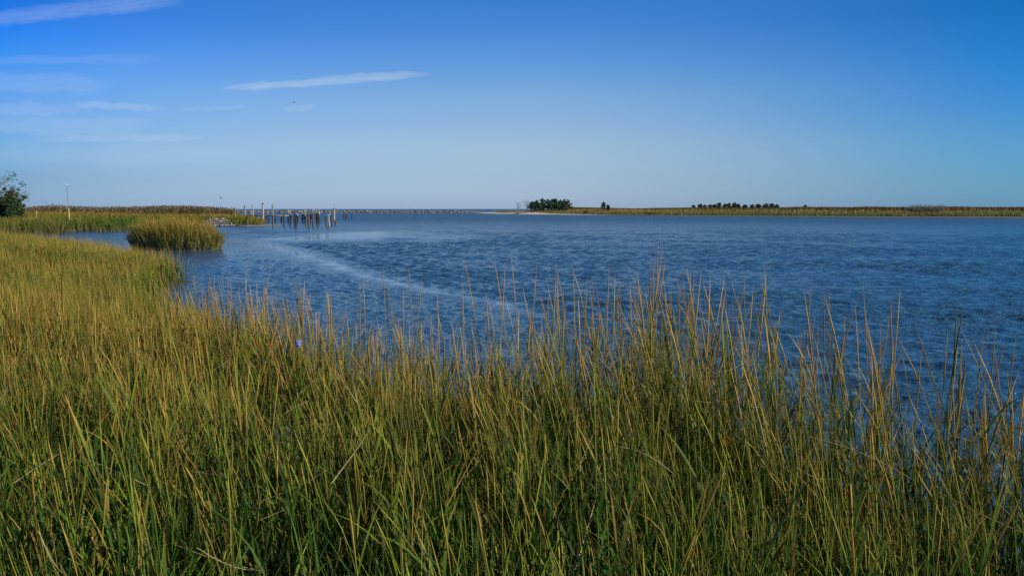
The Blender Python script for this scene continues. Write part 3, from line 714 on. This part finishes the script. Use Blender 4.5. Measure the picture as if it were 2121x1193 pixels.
# ---------------------------------------------------------------- trees and bushes
def crown_quads(acc, centres, rads, n, size, cols, squash=.8, up=.3):
    """leaf clumps: n small quads spread round each centre"""
    for (c, r) in zip(centres, rads):
        k = max(6, int(n * (r / max(rads)) ** 2))
        v = rng.normal(0, 1, (k, 3)); v /= np.linalg.norm(v, axis=1)[:, None]
        p = np.array(c)[None] + v * (r * rng.random(k) ** .45)[:, None] * A_(1, 1, squash)[None]
        a = rng.normal(0, 1, (k, 3)) + v * .6 + A_(0, 0, up); a /= np.linalg.norm(a, axis=1)[:, None]
        bb = np.cross(a, rng.normal(0, 1, (k, 3))); bb /= np.linalg.norm(bb, axis=1)[:, None]
        s = (size * U(k, .5, 1.3))[:, None]
        V = np.stack([p - a * s, p + bb * s * .42, p + a * s, p - bb * s * .42], 1)
        cc = (np.array(cols)[rng.integers(0, len(cols), k)] * U(k, .7, 1.25)[:, None])
        acc.add(V, np.arange(k * 4).reshape(k, 4), np.repeat(cc, 4, 0))
PINE = [A_(.05, .10, .05), A_(.07, .125, .055), A_(.09, .14, .06), A_(.06, .095, .06)]  # foliage colour lifted to stand in for distance haze
CEDAR = [A_(.022, .045, .018), A_(.035, .065, .022), A_(.05, .08, .03)]
BROAD = [A_(.05, .08, .025), A_(.09, .11, .035), A_(.12, .10, .04), A_(.04, .06, .03)]
def make_tree(name, px_, topy, Y, width, label, cat, kind='pine', group=None, leaf=None, sink=.1):
    x = AT(px_, 430, Y)[0]; z0 = landp(x, Y) - sink; ztop = AT(px_, topy, Y)[2]; H_ = ztop - z0
    root = empty(name, (x, Y, z0)); tag(root, label, cat, group)
    ta = Acc(); ca = Acc()
    lx = random.uniform(-.08, .08) * H_
    tp = [(0, 0, 0), (lx * .3, 0, H_ * .3), (lx * .8, 0, H_ * .6), (lx, 0, H_ * .88)]
    limb_tube(ta, tp, [H_ * .035, H_ * .028, H_ * .018, H_ * .006], (1, 1, 1), 7)
    cen = []; rad = []
    nb = 11 if kind == 'pine' else 13
    for i in range(nb):
        f = .28 + .66 * (i + .5) / nb; a = i * 2.4 + random.uniform(-.4, .4)
        if kind == 'pine': reach = width / 2 * (1 - ((f - .35) / .8) ** 2) * random.uniform(.55, 1.05)
        elif kind == 'cedar': reach = width / 2 * (1.05 - f) * 1.2 * random.uniform(.8, 1.1)
        else: reach = width / 2 * math.sqrt(max(.1, 1 - ((f - .6) / .5) ** 2)) * random.uniform(.6, 1.05)
        base = Vector((lx * f, 0, H_ * f * .86)); tip = base + Vector((math.cos(a) * reach, math.sin(a) * reach, H_ * (.10 if kind != 'broad' else .14)))
        limb_tube(ta, [base, base.lerp(tip, .5) + Vector((0, 0, -.02 * H_)), tip], [H_ * .011, H_ * .008, H_ * .003], (1, 1, 1), 5)
        if kind != 'bare':
            tip2 = tip + Vector((0, 0, random.uniform(-.03, .06) * H_)); cen.append(tuple(tip2)); rad.append(width * random.uniform(.07, .16) if kind != 'cedar' else width * .17)
            cen.append(tuple(base.lerp(tip, .5))); rad.append(width * random.uniform(.10, .16))
        else:
            for q_ in range(5):
                t_ = tip + Vector((random.uniform(-1, 1), random.uniform(-1, 1), random.uniform(.3, 1.4))) * width * .22
                limb_tube(ta, [base.lerp(tip, .35 + .15 * q_), t_], [H_ * .006, H_ * .002], (1, 1, 1), 4)
    tr = link('trunk', fixtri(ta.mesh('trunk')), M_graybark if kind == 'bare' else M_bark, root)
    if kind != 'bare':
        cen.append((lx, 0, H_ * .92)); rad.append(width * .09); cen.append((lx, 0, H_ * .98)); rad.append(width * .05)
        crown_quads(ca, cen, rad, 150 if kind != 'broad' else 150, leaf or width * .05, CEDAR if kind == 'cedar' else PINE if kind != 'broad' else BROAD, .6 if kind == 'pine' else .9)
        link('crown', ca.mesh('crown'), M_leaf, root)
    return root
PG = 'pines in the grove on the far point'
for (p_, t_, w_, lb) in [(1101, 417, 4.6, 'low spreading dark pine at the left end of the grove on the far point'),
        (1112, 414.5, 3.8, 'short pine with ragged top second from the left in the far grove'),
        (1124, 410.5, 4.6, 'tallest rounded pine left of the middle of the far grove'),
        (1133, 412.5, 4.0, 'dark pine just right of the tallest one in the far grove'),
        (1142, 412.2, 3.6, 'slim pine in the middle of the far grove'),
        (1150, 411.0, 4.0, 'pointed tall pine right of the middle of the far grove'),
        (1159, 413.5, 3.6, 'lower ragged pine between two taller ones at the right of the far grove'),
        (1169, 413.0, 3.8, 'second pine from the right end of the far grove'),
        (1177, 413.0, 4.2, 'broad dark pine closing the right end of the far grove')]:
    make_tree('pine_tree', p_, t_, 398 + random.uniform(-5, 6), w_, lb, 'pine tree', 'pine', PG, leaf=.34)
for (p_, w_) in [(1106, 4.2), (1120, 5), (1138, 5), (1154, 5), (1168, 4.6)]:
    make_tree('pine_shrub', p_, 419 + random.uniform(-1, 1), 393, w_, 'low dark green pine filling the foot of the far grove', 'shrub', 'pine', 'low pines at the foot of the far grove', leaf=.34)
make_tree('bare_tree', 1073, 418, 400, 3.4, 'smaller leafless grey tree left of the far pine grove', 'bare tree', 'bare')
make_tree('bare_tree', 1091, 412.5, 402, 4.2, 'taller leafless grey tree touching the left side of the far pine grove', 'bare tree', 'bare')
make_tree('pine_tree', 1248.5, 417.8, 390, 2.7, 'lone layered pine standing by itself right of the far grove', 'pine tree', 'pine', leaf=.28)
make_tree('shrub', 1259.5, 424.5, 391, 1.9, 'low dark shrub beside the lone pine right of the far grove', 'shrub', 'broad', leaf=.28)
RG = 'row of small evergreens on the far marsh skyline'
row = [(1436, 425, 2.2, 'lowest bush at the left end of the skyline evergreens'), (1450, 422.5, 2.8, 'second evergreen from the left end of the skyline row'),
       (1459, 424.6, 2.0, 'small evergreen filling the gap right of the second in the skyline row'), (1471, 424.3, 2.6, 'low evergreen left of the first tall peak in the skyline row'),
       (1480, 423.6, 2.6, 'rounded evergreen touching the first tall peak of the skyline row'), (1490, 420, 2.6, 'first tall pointed evergreen of the skyline row'),
       (1503, 422, 2.8, 'evergreen between the two tall peaks of the skyline row, left one'), (1511, 420.8, 2.6, 'spiky evergreen just left of the tallest in the skyline row'),
       (1521, 419.4, 3.0, 'tallest evergreen in the middle of the skyline row'), (1529, 423, 2.2, 'low evergreen leaning on the right side of the tallest in the skyline row'),
       (1543, 424, 2.4, 'low evergreen just right of the gap in the skyline row'), (1557, 423.6, 2.2, 'small pointed evergreen alone between gaps in the skyline row'),
       (1569.5, 422.8, 2.8, 'round evergreen fourth from the right end of the skyline row'), (1586, 421.8, 2.8, 'evergreen third from the right end of the skyline row'),
       (1598, 421.2, 2.8, 'pointed evergreen second from the right end of the skyline row'), (1608.5, 423.6, 2.2, 'last evergreen at the right end of the skyline row'),
       (1667, 424.4, 1.7, 'single pale bush on the skyline well right of the evergreen row')]
for (p_, t_, w_, lb) in row:
    make_tree('evergreen_tree' if p_ != 1667 else 'shrub', p_, t_, 372 + random.uniform(-4, 4), w_ * 1.15, lb, 'evergreen tree' if p_ != 1667 else 'shrub', 'pine', RG if p_ != 1667 else None, leaf=.30)
def bush(name, px_, basey, Y, w, h, label, cols, cat='bush', n=500, size=.14, mat=None):
    x = AT(px_, basey, Y)[0]; z = landp(x, Y)
    a = Acc(); cen = []; rad = []
    for i in range(9):
        an = i * .7; cen.append((math.cos(an) * w * .3 * (i % 3) / 2, math.sin(an) * w * .2, h * random.uniform(.35, .7))); rad.append(h * random.uniform(.3, .5))
    crown_quads(a, cen, rad, n // 9, size, cols, .9)
    o = link(name, a.mesh(name), mat or M_leaf, None, (x, Y, z)); return tag(o, label, cat)
bush('bush', 1213, 441, 345, 3.4, 1.9, 'rounded dark green bush in the salt meadow below the lone far pine', [A_(.05, .08, .02), A_(.08, .11, .03)], size=.22)
bush('bush', 1345, 446, 292, 6.5, 1.3, 'low green bush by the water on the left part of the far shore', [A_(.06, .09, .02), A_(.1, .12, .03)], size=.2)
# grey tangled brush on the far marsh
a = Acc(); n = 700
P = curve(np.stack([U(n, -5.5, 5.5), rng.normal(0, 1.0, n), U(n, 0, 1.2)], 1), U(n, 0, 6.28), U(n, .8, 2), U(n, .2, 1.3), U(n, 0, .6), 2)
tubes(a, P, np.tile(A_(.06, .05, .02), (n, 1)), np.tile(A_(.20, .19, .14), (n, 3, 1)), 3)
X0 = AT(1918, 438, 262); tag(link('brush_pile', a.mesh('brush_pile'), M_far, None, (X0[0], 262, landp(X0[0], 262) + .7)), 'grey tangle of dead brush in the far marsh near the right edge', 'brush')
# left edge trees
make_tree('broadleaf_tree', -4, 357, 98, 7.0, 'loose leafy tree cut off by the left edge, with light gaps in its crown', 'tree', 'broad', leaf=.13)
make_tree('small_tree', 32, 388, 94, 2.6, 'small thin-crowned tree right of the leafy tree on the left edge', 'tree', 'broad', leaf=.12)
make_tree('cedar_tree', 22, 405, 91, 2.6, 'dark dense cedar in front of the leafy tree at the left edge', 'cedar', 'cedar', leaf=.14)
make_tree('cedar_tree', 2, 408, 92, 2.2, 'dark cedar cut by the left frame edge under the leafy tree', 'cedar', 'cedar', leaf=.14)
bush('brush_pile', 55, 440, 90, 1.6, 1.25, 'reddish brown mound of dead brush beside the cedars on the left', [A_(.16, .09, .06), A_(.22, .14, .09)], 'brush', 1800, .10)
bush('bush', 112, 430, 158, 5.0, 3.0, 'dark green bush breaking the reed skyline left of the pole', [A_(.04, .065, .02), A_(.06, .09, .03)], size=.15)

# ---------------------------------------------------------------- rocks
def rock_mesh(name, seed, sub=3, flat=.7):
    r = random.Random(seed); bm = bmesh.new(); bmesh.ops.create_icosphere(bm, subdivisions=sub, radius=1)
    cuts = []
    for i in range(11):
        d = Vector((r.gauss(0, 1), r.gauss(0, 1), r.gauss(0, 1))).normalized(); cuts.append((d, r.uniform(.55, .9)))
    for v in bm.verts:
        p = v.co.copy()
        for d, k in cuts:
            e = p.dot(d)
            if e > k: p -= d * (e - k) * .92
        p *= 1 + r.uniform(-.02, .02)
        v.co = Vector((p.x * 1.15, p.y, p.z * flat))
    me = bpy.data.meshes.new(name); bm.to_mesh(me); bm.free(); return me
def put_rock(name, me, mat, loc, size, label, group=None, cat='rock'):
    o = bpy.data.objects.new(name, me); COL.objects.link(o)
    if not me.materials: me.materials.append(mat)
    o.location = loc; o.rotation_euler = (random.uniform(-.4, .4), random.uniform(-.4, .4), random.uniform(0, 6.28))
    o.scale = (size * random.uniform(.85, 1.2), size * random.uniform(.8, 1.1), size * random.uniform(.8, 1.1))
    return tag(o, label, cat, group)
near_lb = ['largest brown rock showing between the stems left of centre', 'small pale rock in the grass right of the largest brown rock', 'pale mottled stone half hidden by stems, third from the left',
           'small rock low in the grass just below the largest brown rock', 'dark stone deep in the grass below the middle of the picture']
for i, (((rx, ry), r), lb) in enumerate(zip(ROCKS, near_lb)):
    put_rock('rock', rock_mesh('rock', 40 + i, 4, .75), M_drock if i in (0, 3, 4) else M_rock, (rx, ry, landp(rx, ry) + r * .25), r, lb)
protos = [rock_mesh('riprap_stone', 60 + i, 2, .6) for i in range(5)]
cnt = 0
for rowi, (py_, n_, zz) in enumerate([(467.6, 15, .12), (465.2, 14, .38), (462.8, 12, .62), (460.4, 10, .85), (458.6, 6, 1.0)]):
    for i in range(n_):
        pxx_ = 420 + rowi * 3 + (66 - rowi * 8 - (22 if rowi == 0 else 0)) * (i + random.uniform(.2, .8)) / n_ + (22 if rowi == 0 else 0)
        d_ = 119.5 + rowi * 1.1
        X0 = AT(pxx_, py_, d_)[0]
        put_rock('riprap_stone', protos[cnt % 5], M_rock, (X0, d_, zz), random.uniform(.17, .30), 'pale angular stone in the riprap heap on the left marsh shore', 'pale riprap stones on the left marsh shore', 'stone'); cnt += 1
# stone mound under them
a = Acc()
P0 = AT(418, 468, 121); P1 = AT(490, 468, 121)
nx = 30; V = []
for i in range(nx + 1):
    t = i / nx; xx = P0[0] + (P1[0] - P0[0]) * t; e = math.sin(math.pi * t) ** .5
    for (dy, dz) in ((-2.0, -.15), (-.5, .1 * e), (1.2, .45 * e), (3.2, .82 * e), (6, .6)):
        V.append((xx, 121 + dy, dz + random.uniform(-.04, .04)))
Fq = [(i * 5 + j, (i + 1) * 5 + j, (i + 1) * 5 + j + 1, i * 5 + j + 1) for i in range(nx) for j in range(4)]
tag(link('rubble_slope', npmesh('rubble_slope', np.array(V), np.array(Fq)), M_drock), kind='structure')
# jetty
jA = AT(470, 441, 545); jB = AT(1000, 441, 505)
jy = lambda x: jA[1] + (jB[1] - jA[1]) * (x - jA[0]) / (jB[0] - jA[0])
V = []; nx = 90
for i in range(nx + 1):
    xx = jA[0] - 30 + (jB[0] - jA[0] + 45) * i / nx; yy = jy(xx); drop = 1.0 * max(0, (i - 78) / 12)
    for (dy, dz) in ((-5, -1.0), (-2.6, .45), (-1.1, 1.15), (1.1, 1.2), (5, -1)):
        V.append((xx, yy + dy, (dz - drop * (dz > 0)) + random.uniform(-.15, .15)))
Fq = [(i * 5 + j, (i + 1) * 5 + j, (i + 1) * 5 + j + 1, i * 5 + j + 1) for i in range(nx) for j in range(4)]
tag(link('jetty_mound', npmesh('jetty_mound', np.array(V), np.array(Fq)), M_drock), kind='structure')
jp = [rock_mesh('boulder', 80 + i, 2, .65) for i in range(6)]
NJ = 240
for i in range(NJ):
    rowi = i % 3; t = (i // 3 + random.uniform(.1, .9)) / (NJ / 3)
    xx = jA[0] - 6 + (jB[0] - jA[0] + 10) * t; dy, zz = [(-3.6, .25), (-2.0, .85), (-.6, 1.35)][rowi]
    drop = max(0, (t - .88) / .12) * .9
    o = put_rock('boulder', jp[i % 6], M_jrock, (xx, jy(xx) + dy, zz - drop + random.uniform(-.15, .15)), random.uniform(.5, .95), 'grey boulder in the long low jetty on the horizon', 'boulders of the jetty on the horizon', 'boulder')

# ---------------------------------------------------------------- pier and pilings
def pile_mesh(name, h, r, lean=(0, 0), k=9, taper=.9, seed=0):
    rd = random.Random(seed); a = Acc()
    n = 6; pts = []; rr_ = []
    for i in range(n + 1):
        t = i / n; pts.append((lean[0] * h * t + rd.uniform(-.02, .02), lean[1] * h * t, h * t)); rr_.append(r * (1 + (taper - 1) * t) * rd.uniform(.93, 1.06))
    limb_tube(a, pts, rr_, (1, 1, 1), k)
    return fixtri(a.mesh(name))
def piling(px_, basey, topy, mat, label, r=.14, leanpx=0, group=None, name='piling', Y=None, z0=None, cap=None):
    if Y is None: X0, Y = G(px_, basey)
    else: X0 = AT(px_, basey, Y)[0]
    zb = -.6 if z0 is None else z0
    ztop = AT(px_, topy, Y)[2]; h = ztop - zb
    lean = (leanpx * Y / F / h, 0)
    me = pile_mesh(name, h, r, lean, seed=int(px_ * 7 + topy))
    if cap:
        o = empty(name, (X0, Y, zb)); tag(o, label, 'piling', group); link('post', me, mat, o)
        a = Acc(); limb_tube(a, [(lean[0] * h, 0, h + .002), (lean[0] * h, 0, h + .12), (lean[0] * h, 0, h + .32)], [r * 1.15, r * .9, .02], (1, 1, 1), 10)
        link('cap', fixtri(a.mesh('cap')), cap, o)
        return o
    o = link(name, me, mat, None, (X0, Y, zb)); return tag(o, label, 'piling', group)
YP = 150.0                                   # the walkway
OG = 'old pilings standing in the water near the pier'
tall = [(488, 430, 455, M_oldgrey, 'short grey stake at the left end of the tall posts by the pier', .08), (507.5, 425, 455, M_oldgrey, 'grey post furthest left of the four tall ones at the landward end of the pier', .16),
        (524, 424, 455, M_palewood, 'slim pale post second from the left at the landward end of the pier', .13)]
for (p_, t_, b_, m_, lb, r_) in tall: piling(p_, b_, t_, m_, lb, r_, Y=YP - 4, z0=0)
piling(545, 455, 423.5, M_palewood, 'tallest post at the grass tip beside the pier, pale with a dark pointed cap', .18, Y=YP - 5, z0=0, cap=M_darkpile)
piling(565.3, 455, 424, M_oldgrey, 'tall grey green post rising through the pier just right of the grass tip', .16, Y=YP - 3, z0=-.6)
# near row of old pilings
near = [(566, 468.5, 447, M_pile, 'old brown piling under the tall grey green post, foot in the shallow water', .15, 0), (588.5, 468.5, 445, M_darkpile, 'single dark piling left of the leaning broken one', .13, 0),
        (599, 467.5, 448, M_darkpile, 'broken piling leaning to the right, upper part offset from its foot', .15, 5), (610, 468.5, 446.5, M_pile, 'left of two close stout pilings in the middle of the near row', .19, 1),
        (614.2, 468.5, 447, M_darkpile, 'right of two close stout pilings in the middle of the near row', .18, -1), (634, 469, 449, M_pile, 'brown piling with a greenish foot below the pier ramp', .13, 0),
        (640, 469.5, 445.5, M_pile, 'stout rust brown piling beside the first crossed brace', .19, -1), (649.5, 469, 446, M_pile, 'rust brown piling leaning slightly left between the two crossed braces', .16, -2),
        (658, 469, 448, M_darkpile, 'dark slim piling below the seaward end of the pier', .14, 0)]
for (p_, b_, t_, m_, lb, r_, l_) in near: piling(p_, b_, t_, m_, lb, r_ * .85, l_, OG)
piling(677, 468.5, 449, M_pile, 'left of the twin pale pilings right of the pier end', .15, -1.0)
piling(682, 468.0, 447.5, M_palewood, 'right of the twin pale pilings, a white gull on its top', .15, -1.5)
piling(689, 467, 456, M_pile, 'left slanting leg of the V of short pilings', .13, -2)
piling(697, 467, 457, M_pile, 'right slanting leg of the V of short pilings', .13, -2)
piling(692.5, 456, 433.5, M_yellow, 'tall ochre piling with a dark cap standing alone right of the pier', .17, 0, cap=M_darkpile)
piling(685, 455, 445, M_darkpile, 'short dark piling just left of the tall ochre one', .16)
for (p_, lb) in ((711.5, 'left of three thin dark stakes further out'), (715.5, 'middle of three thin dark stakes further out'), (718.5, 'right of three thin dark stakes further out')):
    piling(p_, 454.5, 444.5, M_darkpile, lb, .12, 0, 'thin stakes in the open water')
piling(729, 453.5, 445, M_darkpile, 'faint short stake alone at the far right of the pilings', .12)
piling(1024, 440, 434.5, M_palewood, 'tiny pale stake at the left end of the far shore', .16, Y=430, z0=0)
# the pier itself
pier = empty('pier', (AT(560, 447, YP)[0], YP, 0)); tag(pier, 'ruined timber pier with missing deck boards, crossed braces and a pale ramp', 'pier')
ox = pier.location.x
def lx(px_): return AT(px_, 440, YP)[0] - ox
def lz(py_): return AT(600, py_, YP)[2]
def part(name, mat, fn):
    a = Acc(); fn(a); return link(name, fixtri(a.mesh(name)), mat, pier)
part('deck', M_pile, lambda a: (boxmesh(a, (lx(508), 0, lz(446.8)), (lx(554), 0, lz(446.8)), 1.2, .20, (1, 1, 1)),
     [boxmesh(a, (lx(p_), -.62, lz(446.0)), (lx(p_), .62, lz(446.0)), .12, .04, (1, 1, 1)) for p_ in range(510, 554, 3)]))
part('stringer', M_palewood, lambda a: (boxmesh(a, (lx(554.5), -.5, lz(447.0)), (lx(600), -.5, lz(446.9)), .12, .17, (1, 1, 1)), boxmesh(a, (lx(566), .5, lz(447.0)), (lx(592), .5, lz(446.7)), .10, .10, (1, 1, 1))))
M_bleach = simple('bleached_plank', (.55, .52, .46), (.72, .69, .62), 5, .85, .3)
part('ramp', M_bleach, lambda a: (boxmesh(a, (lx(594), 0, lz(445.0)), (lx(634), 0, lz(444.6)), .9, .14, (1, 1, 1)), boxmesh(a, (lx(634), 0, lz(444.5)), (lx(662), 0, lz(441.6)), .9, .22, (1, 1, 1))))
for p_ in (552, 566, 584, 598, 612, 628, 644, 657):
    sea = p_ > 620; zt = lz(446.9) if p_ < 640 else lz(444.2)
    def bent(a, p_=p_, zt=zt):
        boxmesh(a, (lx(p_ - 3.6), .3, zt), (lx(p_ + 3.6), .3, zt), .22, .2, (1, 1, 1))
        for q_ in (-2.6, 2.6): limb_tube(a, [(lx(p_ + q_), .3, -.8), (lx(p_ + q_), .3, zt)], [.14, .12], (1, 1, 1), 8)
    part('bent', M_darkpile, bent)
for p0_, p1_ in ((627, 633), (638.5, 647), (653, 661.5), (653.5, 658)):
    def br(a, p0_=p0_, p1_=p1_):
        boxmesh(a, (lx(p0_), .1, lz(454.5)), (lx(p1_), .1, lz(444.8)), .12, .12, (1, 1, 1)); boxmesh(a, (lx(p1_), .25, lz(454.5)), (lx(p0_), .25, lz(444.8)), .12, .12, (1, 1, 1))
    part('brace', M_darkpile, br)
for (p_, t_, b_, m_) in ((522, 438, 446.5, M_palewood), (556, 438, 447, M_palewood), (598.5, 435, 446, M_palewood), (602, 436, 446, M_yellow), (612, 436, 446, M_pile), (616.5, 440, 448, M_palewood), (627, 435.5, 445, M_yellow), (632.6, 434.5, 449, M_palewood),
        (649.5, 434, 445, M_yellow), (652.5, 433.5, 443, M_palewood), (656.5, 434, 442, M_palewood), (661.8, 432.8, 446, M_palewood)):
    part('rail_post', m_, lambda a, p_=p_, t_=t_, b_=b_: boxmesh(a, (lx(p_), -.5, lz(b_)), (lx(p_) + .02, -.5, lz(t_)), .13, .13, (1, 1, 1)))
# ---------------------------------------------------------------- pole, stakes
x0, y0 = AT(142, 440, 96)[:2]; zb = landp(x0, y0)
pole = empty('light_pole', (x0, y0, zb)); tag(pole, 'thin grey pole with a small white head rising above the reeds on the left', 'pole')
zt = AT(142, 384, 96)[2] - zb
a = Acc(); limb_tube(a, [(0, 0, 0), (0, 0, zt * .5), (-.04, 0, zt)], [.04, .034, .028], (1, 1, 1), 8); link('shaft', fixtri(a.mesh('shaft')), M_metal, pole)
a = Acc(); limb_tube(a, [(-.04, 0, zt), (-.04, 0, zt + .04), (-.04, 0, zt + .09), (-.04, 0, zt + .12)], [.04, .10, .09, .03], (1, 1, 1), 10); link('lamp_head', fixtri(a.mesh('lamp_head')), M_white, pole)
x1 = AT(142.6, 446, 93)[0]
tag(link('wooden_post', pile_mesh('wooden_post', AT(142, 432.5, 93)[2] - landp(x1, 93), .075), M_yellow, None, (x1, 93, landp(x1, 93))), 'short ochre wooden post in the grass in front of the thin pole', 'post')
x1 = AT(75.5, 446, 88)[0]
tag(link('wooden_post', pile_mesh('wooden_post', AT(75, 437, 88)[2] - landp(x1, 88), .05), M_palewood, None, (x1, 88, landp(x1, 88))), 'small pale stake in the grass right of the brown brush mound', 'post')
# ---------------------------------------------------------------- ship
YS = 7500.0; k_ = YS / F
ship = empty('cargo_ship', (AT(843, 433, YS)[0], YS, 0)); tag(ship, 'blue cargo ship with white deckhouse low on the horizon behind the jetty', 'ship')
def prism(a, outline, y0, y1):
    n = len(outline); V = [(x, y0, z) for x, z in outline] + [(x, y1, z) for x, z in outline]
    F3 = [(i, (i + 1) % n, n + (i + 1) % n, n + i) for i in range(n)]
    a.add(np.array(V, float), np.array(F3), np.ones((2 * n, 3)))
    cidx = [(0, i, i + 1, i + 1) for i in range(1, n - 1)]
    a.add(np.array(V, float), np.array([c for c in cidx] + [(n, n + i + 1, n + i, n + i) for i in range(1, n - 1)]), np.ones((2 * n, 3)))
a = Acc(); prism(a, [(-64, 0), (-67, 11), (-60, 12.5), (-50, 10), (60, 10), (63, 11), (61, 0)], -9, 9); link('hull', fixtri(a.mesh('hull')), M_hull, ship)
a = Acc(); prism(a, [(42, 10.1), (42, 17), (44, 21), (56, 21), (58, 17), (58, 10.1)], -7, 7); link('deckhouse', fixtri(a.mesh('deckhouse')), M_white, ship)
a = Acc(); prism(a, [(34, 10.1), (34, 23), (36, 24), (38, 23), (38, 10.1)], -2, 2); link('funnel', fixtri(a.mesh('funnel')), M_hull, ship)
a = Acc(); prism(a, [(-14, 10.1), (-13, 15), (4, 15.5), (6, 10.1)], -7, 7); link('deck_cargo', fixtri(a.mesh('deck_cargo')), M_white, ship)
# ---------------------------------------------------------------- birds
def gull(loc, rz, mat, label, span=.75, flying=True):
    root = empty('gull', loc, rz); tag(root, label, 'bird')
    a = Acc(); L = span * .38
    limb_tube(a, [(-L * .75, 0, .0), (-L * .45, 0, 0), (0, 0, .0), (L * .35, 0, .03), (L * .5, 0, .06), (L * .68, 0, .05), (L * .85, 0, .03)], [.01, L * .10, L * .17, L * .13, L * .09, L * .08, .005], (1, 1, 1), 8)
    if not flying:
        limb_tube(a, [(0, .03, -.02), (0, .03, -.17)], [.01, .008], (1, 1, 1), 5); limb_tube(a, [(0, -.03, -.02), (0, -.03, -.17)], [.01, .008], (1, 1, 1), 5)
    link('body', fixtri(a.mesh('body')), mat, root)
    for s_ in (-1, 1):
        a = Acc()
        if flying: pts = [(0, s_ * .04, .03), (.03, s_ * span * .2, .16), (-.06, s_ * span * .5, .10)]
        else: pts = [(L * .3, s_ * L * .15, .04), (-L * .2, s_ * L * .17, .04), (-L * .8, s_ * L * .06, .01)]
        V = []
        for i, p_ in enumerate(pts):
            w_ = (.09, .08, .012)[i] if flying else (.03, .06, .01)[i]
            V += [(p_[0] - w_, p_[1], p_[2]), (p_[0] + w_, p_[1], p_[2]), (p_[0], p_[1], p_[2] + .02)]
        Fq = [(i * 3 + j, i * 3 + (j + 1) % 3, (i + 1) * 3 + (j + 1) % 3, (i + 1) * 3 + j) for i in range(2) for j in range(3)]
        a.add(np.array(V), np.array(Fq), np.ones((9, 3))); link('wing', a.mesh('wing'), mat, root)
    return root
gull(AT(457, 410.5, 150), .5, M_dbird, 'tiny dark bird flying low over the left marsh skyline')
gull(AT(609, 213, 150), 2.4, M_dbird, 'dark bird high in the blue sky below the long streak of cloud')
gull(AT(1820, 419, 240), .2, M_dbird, 'tiny dark bird above the far marsh on the right')
gp = AT(680.5, 447.5, G(682, 468)[1]); gull((gp[0], gp[1], gp[2] + .16), .3, M_gull, 'white gull perched on the right one of the twin pale pilings', 1.1, False)
# ---------------------------------------------------------------- litter
m, q, o = newmat('blue_plastic'); p = q.n('ShaderNodeBsdfPrincipled'); tcn = q.n('ShaderNodeTexCoord')
f = q.noise(tcn.outputs['Object'], 9, 3); q.put(p.inputs['Base Color'], q.mixc(q.mapr(f, .4, .6), (.10, .18, .52, 1), (.34, .32, .55, 1)))
p.inputs['Roughness'].default_value = .25; q.nt.links.new(p.outputs[0], o.inputs[0])
bm = bmesh.new(); bmesh.ops.create_icosphere(bm, subdivisions=4, radius=.022)
for v in bm.verts:
    n_ = v.co.normalized(); w_ = 1 + .35 * math.sin(n_.x * 9 + n_.z * 7) * math.sin(n_.y * 11 + 1.3 * n_.z * 5)
    v.co = v.co * w_; v.co.z *= 1.5
    if v.co.z > .05: v.co.x *= .45; v.co.y *= .45
me = bpy.data.meshes.new('plastic_litter'); bm.to_mesh(me); bm.free()
lp = AT(618, 712, 7.4); o_ = link('plastic_litter', me, m, None, lp); tag(o_, 'small crumpled piece of blue and mauve plastic caught in the grass left of centre', 'litter')
